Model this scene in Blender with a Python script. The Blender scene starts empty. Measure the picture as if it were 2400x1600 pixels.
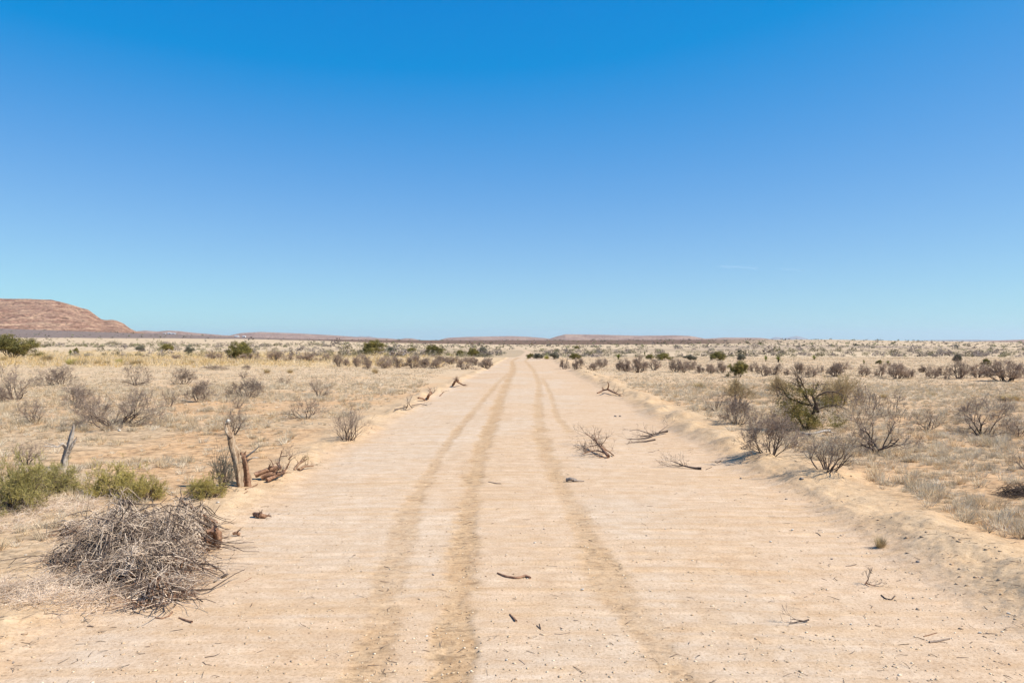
import bpy, math, random
import numpy as np
from mathutils import Vector

# ------------------------------------------------------------------ camera, sky, sun, exposure
scn = bpy.context.scene
CH = 2.4                      # lens height above the road
F = 28 / 36 * 2400            # focal length in photo pixels
CX, CY = 1200.0, 797.0        # where the optical axis and eye level fall in the photo
cam = bpy.data.objects.new('camera', bpy.data.cameras.new('camera'))
scn.collection.objects.link(cam)
cam.data.lens = 28
cam.data.sensor_width = 36
cam.data.clip_start = 0.1
cam.data.clip_end = 200000
cam.location = (0, 0, CH)
cam.rotation_euler = (math.radians(90) - math.atan(3.0 / F), 0, 0)
scn.camera = cam

SUN_EL, SUN_AZ = math.radians(50), math.radians(104)      # azimuth clockwise from +Y (view direction)
sd = Vector((math.sin(SUN_AZ) * math.cos(SUN_EL), math.cos(SUN_AZ) * math.cos(SUN_EL), math.sin(SUN_EL)))
world = bpy.data.worlds.new('World')
scn.world = world
world.use_nodes = True
wn = world.node_tree
wn.nodes.clear()
sky = wn.nodes.new('ShaderNodeTexSky')
sky.sky_type = 'NISHITA'
sky.sun_disc = False
sky.sun_elevation = SUN_EL
sky.sun_rotation = SUN_AZ
sky.altitude = 1200
sky.air_density = 1.0
sky.dust_density = 0.3
sky.ozone_density = 3.0
# deep polarised desert blue: the same tone curve over the whole sky dome
sep = wn.nodes.new('ShaderNodeSeparateColor')
cmb = wn.nodes.new('ShaderNodeCombineColor')


def wmath(op, src, val):
    n = wn.nodes.new('ShaderNodeMath')
    n.operation = op
    wn.links.new(src, n.inputs[0])
    n.inputs[1].default_value = val
    return n.outputs[0]


wn.links.new(sky.outputs[0], sep.inputs[0])
wn.links.new(wmath('MAXIMUM', wmath('MULTIPLY', wmath('LOGARITHM', wmath('MULTIPLY', sep.outputs[0], 1 / 1.25), math.e), 0.190 / 0.15), 0.005), cmb.inputs[0])
wn.links.new(wmath('MULTIPLY', wmath('POWER', sep.outputs[1], 0.86), 0.0945 / 0.15), cmb.inputs[1])
wn.links.new(wmath('MULTIPLY', wmath('POWER', sep.outputs[2], 0.39), 0.279 / 0.15), cmb.inputs[2])
bg = wn.nodes.new('ShaderNodeBackground')
bg.inputs['Strength'].default_value = 0.15
wo = wn.nodes.new('ShaderNodeOutputWorld')
wn.links.new(cmb.outputs[0], bg.inputs[0])
wn.links.new(bg.outputs[0], wo.inputs[0])

sl = bpy.data.lights.new('sun', 'SUN')
sl.energy = 4.85
sl.angle = math.radians(0.5)
sl.color = (1.0, 0.945, 0.84)
so = bpy.data.objects.new('sun', sl)
so.rotation_euler = sd.to_track_quat('Z', 'Y').to_euler()
scn.collection.objects.link(so)

scn.view_settings.view_transform = 'Standard'
scn.view_settings.look = 'None'
scn.view_settings.gamma = 1
scn.view_settings.exposure = 0.58
scn.cycles.max_bounces = 5
scn.cycles.volume_bounces = 0
scn.cycles.transparent_max_bounces = 16

# ------------------------------------------------------------------ noise
_rs = np.random.RandomState(7)
_perm = _rs.permutation(4096).astype(np.int64)
_val = _rs.rand(4096)


def vnoise(x, y, seed=0):
    xi = np.floor(x).astype(np.int64); yi = np.floor(y).astype(np.int64)
    fx = x - xi; fy = y - yi
    fx = fx * fx * (3 - 2 * fx); fy = fy * fy * (3 - 2 * fy)

    def h(a, b):
        return _val[_perm[(_perm[(a + seed * 131) & 4095] + b) & 4095]]
    return (h(xi, yi) * (1 - fx) + h(xi + 1, yi) * fx) * (1 - fy) + (h(xi, yi + 1) * (1 - fx) + h(xi + 1, yi + 1) * fx) * fy


def fbm(x, y, o=4, seed=0):
    s = 0; a = 0.5; t = 0
    for i in range(o):
        s = s + a * vnoise(x * 2 ** i + 17.3 * i, y * 2 ** i + 5.1 * i, seed + i); t += a; a *= 0.5
    return s / t


def ss(a, b, x):
    t = np.clip((x - a) / (b - a), 0, 1)
    return t * t * (3 - 2 * t)


# ------------------------------------------------------------------ terrain
HX_P = [-900, 0, 300, 400, 560, 700, 900, 1200, 1500, 1950, 2100, 2400, 3300]
HX_R = [766, 770, 780, 782.5, 789.5, 794, 797, 797, 796.5, 795.5, 798, 802, 804]
BX_R = [791, 791, 792, 792.5, 794, 797, 803, 807.5, 807, 803, 805, 807, 809]
ROADL, ROADR = -3.85, 4.35


def road_shift(y):                       # the road drifts to the right in the distance
    return np.interp(y, [0, 40, 75, 110, 160, 300, 2000], [0, 0.15, 0.4, 0.9, 2.4, 5.5, 6])


def base_z(x, y):
    yy = np.maximum(y, 1.0)
    px = np.clip(CX + F * x / yy, -900, 3300)
    hx = np.interp(px, HX_P, HX_R); bx = np.interp(px, HX_P, BX_R)
    y0 = 107 + 9 * (fbm(x / 40 + 9, yy * 0 + 3, 2, 5) - 0.5)
    r0 = CY + CH * F / y0
    t = np.clip((1 / yy - 1 / 2200) / (1 / y0 - 1 / 2200), 0, 1) ** 0.58
    r1 = bx + (r0 - bx) * t
    r2 = bx + (hx - bx) * ss(2200, 4500, yy)
    r3 = hx + 3 * ss(4500, 9000, yy)
    row = np.where(yy < 2200, r1, np.where(yy < 4500, r2, r3))
    z = CH - (row - CY) * yy / F
    return np.where(yy < y0, 0.0, z)


TRK = [  # tyre tracks: list of (y, x, width)
    [(4.5, -.38, .34), (6.1, -.45, .32), (9.4, -.59, .36), (13.8, -.66, .36), (20, -.62, .40), (29.5, -.5, .44), (44, -.3, .5), (64, .1, .55), (78, .05, .5), (90, .0, .5), (110, .9, .5)],
    [(4.5, -1.0, .30), (5.8, -1.03, .34), (7.1, -1.12, .36), (8.5, -1.25, .34), (11, -1.42, .30), (13, -1.46, .28), (16.4, -1.48, .26), (21, -1.45, .26), (29.5, -1.2, .28), (44, -.8, .3), (58, -.2, .3)],
    [(4.5, 1.28, .30), (6.2, 1.12, .30), (7.3, 1.02, .36), (7.9, .97, .40), (9.2, .90, .36), (11, .87, .34), (13.3, .80, .34), (15.7, .73, .36), (20, .70, .38), (29.5, .95, .36), (44, 1.5, .34), (64, 1.7, .36), (90, 1.5, .4), (110, 2.4, .4)],
    [(20.5, 1.50, .30), (22, 1.44, .26), (25, 1.39, .22), (35, 1.7, .24), (50, 1.9, .26)],
    [(6.2, 1.90, .34), (6.9, 1.74, .38), (7.6, 1.60, .32)],
    [(4.5, 1.45, .3), (5.8, 1.22, .26), (6.6, 1.10, .22)],
]


def track_mask(x, y):
    m = np.zeros_like(x)
    for k, t in enumerate(TRK):
        ys = [a[0] for a in t]; xs = [a[1] for a in t]; ws = [a[2] for a in t]
        cx = np.interp(y, ys, xs); w = np.interp(y, ys, ws) * 0.5
        n = fbm(x * 9, y * 5, 3, 40 + k) - 0.5 + 0.8 * (fbm(x * 2.2, y * 1.1, 2, 45 + k) - 0.5)
        n2 = fbm(x * 1.5 + 3, y * 0.8, 2, 60 + k)
        d = np.abs(x - cx) / w + n * 1.1
        a = 1 - ss(0.45, 1.35, d)
        a = a * ss(ys[0] - 0.5, ys[0] + 0.4, y + n) * (1 - ss(ys[-1] - 2, ys[-1] + 0.6, y + n))
        a = a * (0.45 + 1.0 * n2) * (0.75 if k >= 1 else 1) * (0.6 if k == 5 else 1)
        m = np.maximum(m, np.clip(a, 0, 1))
    return m


def lateral(x, y):
    """road coordinate: <0 left, >0 right, and the mask of the road (1 on it)"""
    xs = x - road_shift(y)
    w = (fbm(x * 0.7, y * 0.35, 3, 11) - 0.5)
    l = xs + w * 0.5
    l = np.where(l < 0, l * 3.85 / np.interp(y, [0, 20, 43, 75, 107], [3.85, 3.85, 3.2, 2.1, 1.5]), l)   # the left edge drifts inward far off
    narrow = 1 - 0.6 * ss(106, 120, y)
    m = ss(ROADL * narrow - 0.35, ROADL * narrow + 0.35, l) * (1 - ss(ROADR * narrow - 0.35, ROADR * narrow + 0.35, l))
    return xs, l, m * (1 - ss(700, 1200, y))


def height(x, y):
    x = np.asarray(x, float); y = np.asarray(y, float)
    xs, l, m = lateral(x, y)
    near = 1 - ss(100, 125, y)
    z = base_z(x, y)
    n1 = fbm(x * 0.25, y * 0.25, 3, 1) - 0.5
    n2 = fbm(x * 1.3, y * 1.3, 4, 2) - 0.5
    n3 = fbm(x * 7, y * 7, 3, 3) - 0.5
    fld = 1 - m
    z = z + fld * near * (0.05 + 0.10 * n1 + 0.07 * n2 + 0.025 * n3)
    # berms pushed up by the grader
    bn = fbm(x * 1.1, y * 0.9, 3, 21)
    bmod = 0.1 + 1.6 * ss(.3, .75, bn)
    zr = np.exp(-((l - 5.0) / np.where(l > 5, 0.75, 0.62)) ** 2) * 0.105 * bmod
    zl = np.exp(-((l + 4.25) / 0.42) ** 2) * 0.075 * bmod
    zl2 = 0.0
    crumb = np.exp(-((l - 4.75) / 0.7) ** 2) + np.exp(-((l + 4.1) / 0.6) ** 2)
    z = z + near * (zr + zl + zl2) + near * crumb * (0.035 * (fbm(x * 5, y * 5, 3, 23) - 0.5) + 0.020 * (fbm(x * 16, y * 16, 2, 24) - 0.5))
    # road: crown, washboard, tracks
    wv = y + 0.35 * (fbm(x * 0.5, y * 0.4, 2, 30) - 0.5) + 0.03 * x
    wash = np.sin(wv * 2 * math.pi / 0.27 + 3.5 * fbm(x * .35, y * 1.2, 2, 32)) * 0.0065 * ss(0.42, 0.62, fbm(x * 0.45 + 4, y * 0.25, 2, 31)) * (1 - ss(16, 26, y))
    tm = track_mask(x, y) * m
    z = z + m * near * (0.03 * (1 - (xs / 4) ** 2) + wash * (1 - tm) + 0.03 * n1 + 0.006 * (n2 + n3))
    z = z + tm * near * (-0.012 + 0.014 * (fbm(x * 20, y * 16, 2, 34) - 0.5)) + near * 4 * tm * (1 - tm) * m * 0.006 * fbm(x * 5, y * 3, 2, 35)
    far = ss(110, 300, y)
    z = z + far * (1 - m) * 0.6 * (fbm(x * 0.02, y * 0.02, 3, 36) - 0.5) * (1 - ss(2000, 4000, y))
    return z


def hz(x, y):
    return float(height(np.array([x]), np.array([y]))[0])


_ys = np.concatenate([np.linspace(4, 40, 900), np.geomspace(40, 4400, 1400)[1:]])


def at(px, row):
    """ground point seen at a photo pixel"""
    x = (px - CX) / F * _ys
    r = CY + (CH - height(x, _ys)) * F / _ys
    idx = np.where(r <= row)[0]
    i = idx[0] if len(idx) else len(_ys) - 1
    y = _ys[i]
    if i > 0 and r[i - 1] > row:
        t = (r[i - 1] - row) / (r[i - 1] - r[i]); y = _ys[i - 1] + t * (_ys[i] - _ys[i - 1])
    X = (px - CX) / F * y
    return X, y, hz(X, y)


# ------------------------------------------------------------------ helpers
COL = scn.collection


def mesh_obj(name, V, Fc, mat=None, parent=None, smooth=False, col=None):
    V = np.asarray(V, np.float32); Fc = np.asarray(Fc, np.int32)
    me = bpy.data.meshes.new(name)
    n, k = Fc.shape
    me.vertices.add(len(V)); me.vertices.foreach_set('co', V.ravel())
    me.loops.add(n * k); me.loops.foreach_set('vertex_index', Fc.ravel())
    me.polygons.add(n)
    me.polygons.foreach_set('loop_start', np.arange(0, n * k, k, dtype=np.int32))
    try:
        me.polygons.foreach_set('loop_total', np.full(n, k, np.int32))
    except Exception:
        pass
    if smooth:
        me.polygons.foreach_set('use_smooth', np.ones(n, bool))
    me.update(calc_edges=True)
    if col is not None:
        a = me.color_attributes.new('col', 'FLOAT_COLOR', 'POINT')
        c = np.ones((len(V), 4), np.float32); c[:, :3] = col
        a.data.foreach_set('color', c.ravel())
    me.validate()
    if mat: me.materials.append(mat)
    o = bpy.data.objects.new(name, me)
    COL.objects.link(o)
    if parent: o.parent = parent
    return o


def empty(name, loc=(0, 0, 0), rz=0.0, sc=(1, 1, 1)):
    o = bpy.data.objects.new(name, None)
    o.empty_display_size = 0.2
    COL.objects.link(o)
    o.location = loc; o.rotation_euler = (0, 0, rz); o.scale = sc
    return o


def tag(o, label=None, cat=None, group=None, kind=None):
    if label: o['label'] = label
    if cat: o['category'] = cat
    if group: o['group'] = group
    if kind: o['kind'] = kind
    return o


def copy_tree(o, parent=None):
    c = o.copy(); COL.objects.link(c)
    if parent: c.parent = parent
    for ch in o.children: copy_tree(ch, c)
    return c


def node_mat(name, rough=0.9):
    m = bpy.data.materials.new(name); m.use_nodes = True
    nt = m.node_tree
    b = nt.nodes['Principled BSDF']
    b.inputs['Roughness'].default_value = rough
    b.inputs['Specular IOR Level'].default_value = 0.2
    return m, nt, b


def N(nt, t, **kw):
    n = nt.nodes.new(t)
    for k, v in kw.items():
        if k in n.inputs: n.inputs[k].default_value = v
        else: setattr(n, k, v)
    return n


def mixc(nt, a, b, fac, mode='MIX'):
    n = nt.nodes.new('ShaderNodeMix'); n.data_type = 'RGBA'; n.blend_type = mode
    for s, v in ((n.inputs[0], fac), (n.inputs[6], a), (n.inputs[7], b)):
        if isinstance(v, (int, float)): s.default_value = v
        elif isinstance(v, tuple): s.default_value = (*v, 1)
        else: nt.links.new(v, s)
    return n.outputs[2]


def ramp(nt, src, pts):
    r = nt.nodes.new('ShaderNodeValToRGB')
    e = r.color_ramp.elements
    while len(e) < len(pts): e.new(0.5)
    for i, (p, c) in enumerate(pts):
        e[i].position = p
        e[i].color = (*c, 1) if isinstance(c, tuple) else (c, c, c, 1)
    nt.links.new(src, r.inputs[0])
    return r.outputs[0]


def vary_mat(name, c1, c2, scale=6.0, rough=0.9, stretch=(1, 1, 1), bump=0.0, rnd=0.35, trans=0.0, c3=None):
    """two-tone noise material with per-object variation of brightness"""
    m, nt, b = node_mat(name, rough)
    tc = N(nt, 'ShaderNodeTexCoord'); mp = N(nt, 'ShaderNodeMapping')
    mp.inputs['Scale'].default_value = stretch
    nt.links.new(tc.outputs['Object'], mp.inputs[0])
    no = N(nt, 'ShaderNodeTexNoise', Scale=scale, Detail=4.0)
    nt.links.new(mp.outputs[0], no.inputs['Vector'])
    pts = [(0.35, c1), (0.65, c2)] if c3 is None else [(0.3, c1), (0.5, c2), (0.68, c3)]
    c = ramp(nt, no.outputs[0], pts)
    if rnd:
        oi = N(nt, 'ShaderNodeObjectInfo')
        mr = N(nt, 'ShaderNodeMapRange'); mr.inputs[3].default_value = 1 - rnd; mr.inputs[4].default_value = 1 + rnd
        nt.links.new(oi.outputs['Random'], mr.inputs[0])
        c = mixc(nt, c, mr.outputs[0], 1.0, 'MULTIPLY')
    nt.links.new(c, b.inputs['Base Color'])
    if bump:
        bp = N(nt, 'ShaderNodeBump', Strength=0.8, Distance=bump)
        nt.links.new(no.outputs[0], bp.inputs['Height']); nt.links.new(bp.outputs[0], b.inputs['Normal'])
    if trans:
        tr = N(nt, 'ShaderNodeBsdfTranslucent'); nt.links.new(c, tr.inputs[0])
        ms = N(nt, 'ShaderNodeMixShader', Fac=trans)
        nt.links.new(b.outputs[0], ms.inputs[1]); nt.links.new(tr.outputs[0], ms.inputs[2])
        nt.links.new(ms.outputs[0], nt.nodes['Material Output'].inputs[0])
    return m


def col_mat(name, trans=0.0, rough=0.95):
    m, nt, b = node_mat(name, rough)
    a = N(nt, 'ShaderNodeVertexColor', layer_name='col')
    nt.links.new(a.outputs[0], b.inputs['Base Color'])
    if trans:
        tr = N(nt, 'ShaderNodeBsdfTranslucent'); nt.links.new(a.outputs[0], tr.inputs[0])
        ms = N(nt, 'ShaderNodeMixShader', Fac=trans)
        nt.links.new(b.outputs[0], ms.inputs[1]); nt.links.new(tr.outputs[0], ms.inputs[2])
        nt.links.new(ms.outputs[0], nt.nodes['Material Output'].inputs[0])
    return m


# ------------------------------------------------------------------ ground and road sheets
def ground_material():
    m, nt, b = node_mat('soil', 0.95)
    b.inputs['Specular IOR Level'].default_value = 0.1
    a = N(nt, 'ShaderNodeVertexColor', layer_name='col')
    tc = N(nt, 'ShaderNodeTexCoord')
    n1 = N(nt, 'ShaderNodeTexNoise', Scale=38.0, Detail=5.0, Roughness=0.7)
    n2 = N(nt, 'ShaderNodeTexNoise', Scale=4.0, Detail=6.0, Roughness=0.65)
    n3 = N(nt, 'ShaderNodeTexNoise', Scale=0.35, Detail=6.0, Roughness=0.7)
    for n in (n1, n2, n3): nt.links.new(tc.outputs['Object'], n.inputs['Vector'])
    f1 = ramp(nt, n1.outputs[0], [(0.28, (0.66, 0.60, 0.54)), (0.5, (1.0, 1.0, 1.0)), (0.75, (1.12, 1.13, 1.15))])
    f2 = ramp(nt, n2.outputs[0], [(0.3, (0.90, 0.85, 0.79)), (0.7, (1.06, 1.08, 1.10))])
    f3 = ramp(nt, n3.outputs[0], [(0.3, (0.95, 0.92, 0.88)), (0.7, (1.03, 1.05, 1.08))])
    c = mixc(nt, a.outputs[0], f1, 1.0, 'MULTIPLY')
    c = mixc(nt, c, f2, 1.0, 'MULTIPLY')
    c = mixc(nt, c, f3, 1.0, 'MULTIPLY')
    # small pale grit
    v = N(nt, 'ShaderNodeTexVoronoi', Scale=26.0, Randomness=1.0)
    nt.links.new(tc.outputs['Object'], v.inputs['Vector'])
    g = ramp(nt, v.outputs['Distance'], [(0.08, 0.55), (0.16, 0.0)])
    sel = N(nt, 'ShaderNodeSeparateColor'); nt.links.new(v.outputs['Color'], sel.inputs[0])
    sr = ramp(nt, sel.outputs[0], [(0.72, 0.0), (0.76, 1.0)])
    gm = N(nt, 'ShaderNodeMath', operation='MULTIPLY'); nt.links.new(g, gm.inputs[0]); nt.links.new(sr, gm.inputs[1])
    c = mixc(nt, c, (0.66, 0.56, 0.44), gm.outputs[0])
    nt.links.new(c, b.inputs['Base Color'])
    ad = N(nt, 'ShaderNodeMath', operation='MULTIPLY_ADD'); ad.inputs[1].default_value = 0.35
    nt.links.new(n2.outputs[0], ad.inputs[0]); nt.links.new(n1.outputs[0], ad.inputs[2])
    bp = N(nt, 'ShaderNodeBump', Strength=0.55, Distance=0.012)
    nt.links.new(ad.outputs[0], bp.inputs['Height']); nt.links.new(bp.outputs[0], b.inputs['Normal'])
    return m


def lin(r, g, b):
    f = lambda c: ((c / 255 + 0.055) / 1.055) ** 2.4 if c > 10 else c / 255 / 12.92
    return np.array([f(r), f(g), f(b)])


C_ROAD = np.array([0.525, 0.380, 0.254])
C_SMOOTH = np.array([0.525, 0.40, 0.285])
C_TRACK = np.array([0.44, 0.29, 0.16])
C_ORANGE = np.array([0.53, 0.335, 0.18])
C_BERM = np.array([0.505, 0.36, 0.22])
C_LITTER = np.array([0.50, 0.375, 0.245])
C_PLAIN = np.array([0.52, 0.395, 0.26])
C_BROWN = np.array([0.16, 0.10, 0.065])
C_APRON = np.array([0.20, 0.15, 0.125])
C_GOLD = np.array([0.58, 0.42, 0.22])


def grass_density(x, y):
    xs, l, m = lateral(x, y)
    d = np.where(l > 0, ss(5.5, 6.6, l), ss(4.7, 6.0, -l)) * (1 - m)
    p = fbm(x * 0.22, y * 0.22, 3, 50)
    q = fbm(x * 1.1, y * 1.1, 3, 52)
    far = ss(20, 45, y)
    k = ss(0.40 - 0.12 * far, 0.56 - 0.1 * far, p * 0.45 + q * 0.55)
    bare = np.where((y > 13.5) & (y < 60) & (l < 0), 1, 0) * ss(0.44, 0.36, p)
    return d * (0.14 + 0.86 * k) * (1 - 0.5 * bare)


def ground_color(x, y):
    xs, l, m = lateral(x, y)
    px = CX + F * x / np.maximum(y, 1)
    e = lambda a: a[..., None]
    n1 = fbm(x * 0.3, y * 0.3, 4, 70); n2 = fbm(x * 1.7, y * 1.7, 4, 71)
    # field
    gd = grass_density(x, y)
    fld = C_ORANGE * e(ss(0.35, 0.65, n1)) + C_BERM * e(1 - ss(0.35, 0.65, n1))
    fld = fld * (1 - 0.55 * e(gd)) + C_LITTER * 0.55 * e(gd)
    nf = 1 - ss(18, 45, y)
    fld = fld * (1 - e(nf * 0.40 * ss(0.54, 0.70, fbm(x * 9, y * 15, 3, 85)))) * (1 - e(nf * 0.22 * ss(0.5, 0.7, fbm(x * 3, y * 4, 3, 86))))
    mid = ss(25, 60, y) * (0.35 + 0.65 * n2)
    fld = fld * (1 - 0.6 * e(mid)) + C_LITTER * 1.08 * 0.6 * e(mid)
    bermw = np.exp(-((l - 4.9) / 0.8) ** 2) + np.exp(-((l + 4.3) / 0.6) ** 2)
    fld = fld * (1 - 0.9 * e(np.clip(bermw, 0, 1))) + C_BERM * 0.9 * e(np.clip(bermw, 0, 1))
    # road
    s = ss(0.45, 0.68, fbm(x * 0.6 + 8, y * 0.22 + 1, 3, 73)) * ss(3.6, 2.5, np.abs(xs + 0.2))
    s2 = ss(0.3, 1.0, ss(-0.9, -2.2, xs) * ss(-3.9, -3.2, xs)) * ss(0.35, 0.6, fbm(x * .5, y * .4, 2, 74))
    s = np.clip(np.maximum(s, s2 * 0.9), 0, 1)
    rd = C_ROAD * (1 - e(s)) + C_SMOOTH * e(s)
    wv = y + 0.35 * (fbm(x * 0.5, y * 0.4, 2, 30) - 0.5) + 0.03 * x
    st = np.sin(wv * 2 * math.pi / 0.27 + 3.5 * fbm(x * .35, y * 1.2, 2, 32)) * 0.5 + 0.5
    stm = ss(0.42, 0.62, fbm(x * 0.45 + 4, y * 0.25, 2, 31)) * (1 - ss(18, 30, y)) * (1 - 0.5 * s)
    streak = ss(0.5, 0.75, fbm(x * 0.5, y * 7, 3, 75)) * 0.7 + e(st).squeeze(-1) ** 2 * stm * 0.5
    rd = rd * (1 - np.clip(e(streak), 0, 1) * 0.5) + C_TRACK * 1.12 * np.clip(e(streak), 0, 1) * 0.5
    spk = ss(0.55, 0.8, fbm(x * 3, y * 9, 3, 76)) * 0.35
    rd = rd * (1 - e(spk)) + C_TRACK * 1.1 * e(spk)
    tm = track_mask(x, y)
    rd = rd * (1 - e(tm) * 0.85) + C_TRACK * e(tm) * 0.85
    near_ = 1 - ss(15, 30, y)
    rd = rd * (1 - e(near_ * (0.10 + 0.9 * tm) * 0.30 * ss(0.54, 0.74, fbm(x * 13, y * 26, 3, 78))))
    rd = rd * (1 + e(near_ * 0.10 * ss(0.58, 0.75, fbm(x * 2, y * 14, 3, 79))))
    c = rd * e(m) + fld * e(1 - m)
    # far plain
    far = ss(95, 130, y) * (1 - m)
    n4 = fbm(x * 0.015, y * 0.006, 4, 80); n5 = fbm(x * 0.12, y * 0.05, 4, 81)
    pl = C_PLAIN * e(0.82 + 0.36 * n5)
    gold = ss(1300, 900, px) * ss(60, 80, y) * ss(260, 160, y) * (0.35 + 0.65 * ss(0.35, 0.6, n5))
    dusk = ss(100, 125, y) * ss(700, 450, y) * ss(0.40, 0.56, n4) * ss(500, 900, px)
    pl = pl * (1 - 0.6 * e(dusk)) + C_LITTER * 0.62 * 0.6 * e(dusk)
    c = c * (1 - e(far)) + pl * e(far)
    c = c * (1 - 0.8 * e(gold * (1 - m))) + C_GOLD * 0.8 * e(gold * (1 - m))
    # dark bands of scrub on the right and the brown rise along the skyline
    br = ss(2100, 2350, y + 300 * (n4 - 0.5)) * np.interp(px, [0, 1650, 1850, 2000], [1, 1, 0.25, 0.12])
    tone = C_APRON * e(ss(900, 500, px)) + C_BROWN * e(1 - ss(900, 500, px))
    tone = tone * e(0.8 + 0.4 * n5)
    c = c * (1 - e(br)) + tone * e(br)
    bd = ss(0.46, 0.56, fbm(x * 0.003, y * 0.012, 3, 83)) * ss(260, 420, y) * ss(1500, 900, y) * ss(1450, 1700, px) * 0.95
    c = c * (1 - e(bd)) + C_APRON * 1.1 * e(bd)
    return np.clip(c, 0.02, 0.9)


def build_ground():
    a = np.linspace(-14, 4.45, 44)
    t = np.linspace(4.5 ** -0.5, 107 ** -0.5, 1080)
    b = t ** -2.0
    c = np.geomspace(107, 24000, 330)[1:]
    ys = np.concatenate([a, b, c])
    u = np.linspace(-1, 1, 1050)
    side = np.geomspace(1.01, 7, 26)[1:]
    u = np.concatenate([-side[::-1], u, side])
    W = 0.72 * np.maximum(ys, 0) + 5.0
    X = W[:, None] * u[None, :]; Y = np.repeat(ys[:, None], len(u), 1)
    Z = height(X, Y)
    nr, nc = X.shape
    V = np.stack([X, Y, Z], -1).reshape(-1, 3)
    Cc = ground_color(X, Y).reshape(-1, 3)
    ii = np.arange(nr - 1)[:, None] * nc + np.arange(nc - 1)[None, :]
    Q = np.stack([ii, ii + 1, ii + nc + 1, ii + nc], -1).reshape(-1, 4)
    _, l, m = lateral(X, Y)
    mc = m[:-1, :-1].reshape(-1) > 0.5
    mat = ground_material()
    for name, sel in (('ground', ~mc), ('dirt_road', mc)):
        q = Q[sel]
        used = np.unique(q)
        re = np.full(len(V), -1, np.int32); re[used] = np.arange(len(used))
        o = mesh_obj(name, V[used], re[q], mat, smooth=True, col=Cc[used])
        tag(o, 'pale sandy graded dirt road with brown tyre tracks' if name == 'dirt_road' else 'orange sandy desert plain with low berms beside the road', kind='structure')


build_ground()

# ------------------------------------------------------------------ hills
def hill_mat(name, c1, c2, c3, sc, zs):
    m, nt, b = node_mat(name, 1.0)
    b.inputs['Specular IOR Level'].default_value = 0
    tc = N(nt, 'ShaderNodeTexCoord'); mp = N(nt, 'ShaderNodeMapping')
    mp.inputs['Scale'].default_value = (sc, sc, sc * zs)
    nt.links.new(tc.outputs['Object'], mp.inputs[0])
    n = N(nt, 'ShaderNodeTexNoise', Scale=1.0, Detail=8.0, Roughness=0.62)
    nt.links.new(mp.outputs[0], n.inputs['Vector'])
    c = ramp(nt, n.outputs[0], [(0.34, c1), (0.5, c2), (0.66, c3)])
    n2 = N(nt, 'ShaderNodeTexNoise', Scale=0.035, Detail=4.0, Roughness=0.8)
    nt.links.new(tc.outputs['Object'], n2.inputs['Vector'])
    f = ramp(nt, n2.outputs[0], [(0.40, 0.45), (0.52, 1.0), (0.66, 1.25)])
    c = mixc(nt, c, f, 1.0, 'MULTIPLY')
    nt.links.new(c, b.inputs['Base Color'])
    bp = N(nt, 'ShaderNodeBump', Strength=0.8, Distance=14.0)
    nt.links.new(n.outputs[0], bp.inputs['Height']); nt.links.new(bp.outputs[0], b.inputs['Normal'])
    return m


def ridge(name, pts, D, depth, mat, label, rough=0.12, seed=0, ledge=0.0, nx=320, nv=70, base_row=803):
    px = np.linspace(pts[0][0], pts[-1][0], nx)
    row = np.interp(px, [p[0] for p in pts], [p[1] for p in pts])
    k = np.array([.05, .15, .6, .15, .05]); row = np.convolve(np.pad(row, 2, 'edge'), k, 'valid')
    v = np.linspace(0, 1.7, nv)
    P, Vv = np.meshgrid(px, v)
    R, _ = np.meshgrid(row, v)
    y = D - depth + Vv * depth
    x = (P - CX) / F * y
    zc = CH + (CY - R) * D / F
    zb = CH + (CY - base_row) * D / F
    prof = np.where(Vv < 1, Vv ** 1.25, 1 - 0.9 * ss(1.1, 1.7, Vv))
    if ledge:
        s = np.clip(Vv, 0, 1)
        prof = np.where(Vv < 1, 0.80 * s ** 1.4 + ledge * (ss(.38, .46, s) + ss(.60, .66, s) + ss(.86, .92, s) * 1.3), prof)
        prof = np.minimum(prof, 0.96 + 0.04 * np.clip(Vv, 0, 1))
    nz = (fbm(x / depth * 7, y / depth * 7, 5, 90 + seed) - 0.5)
    gl = np.abs(fbm(x / depth * 9, y / depth * 2.5, 4, 95 + seed) - 0.5)
    env = np.clip(4 * np.clip(Vv, 0, 1) * (1.02 - np.clip(Vv, 0, 1)), 0, 1)
    z = zb + (zc - zb) * (prof + env * (nz * rough * 2 - gl * rough * 2.4))
    z = z + (zc - zb) * 0.018 * (fbm(x / depth * 60, y / depth * 60, 3, 99 + seed) - 0.5) * np.clip(Vv * 3, 0, 1)
    ii = np.arange(nv - 1)[:, None] * nx + np.arange(nx - 1)[None, :]
    Q = np.stack([ii, ii + 1, ii + nx + 1, ii + nx], -1).reshape(-1, 4)
    o = mesh_obj(name, np.stack([x, y, z], -1).reshape(-1, 3), Q, mat, smooth=True)
    tag(o, label, kind='structure')
    return o


m_mesa = hill_mat('red_rock', (0.20, 0.105, 0.072), (0.31, 0.185, 0.125), (0.43, 0.28, 0.18), 0.006, 7.0)
m_hill = hill_mat('brown_hill', (0.24, 0.165, 0.14), (0.32, 0.225, 0.185), (0.40, 0.29, 0.225), 0.004, 2.0)
m_blue = hill_mat('far_rock', (0.22, 0.18, 0.16), (0.26, 0.215, 0.19), (0.30, 0.25, 0.22), 0.001, 1.0)
ridge('mesa', [(-1500, 715), (-700, 700), (-200, 698), (0, 700), (60, 701), (120, 703), (140, 707), (165, 714), (190, 722), (206, 725), (216, 732), (237, 748), (246, 750), (264, 749), (276, 752), (290, 758), (300, 766), (304, 769), (318, 776), (345, 781), (400, 786)],
      6500, 2300, m_mesa, 'reddish flat-topped mesa with rocky ledges at left', rough=0.10, seed=1, ledge=0.07, nx=620, nv=170, base_row=790)
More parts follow.
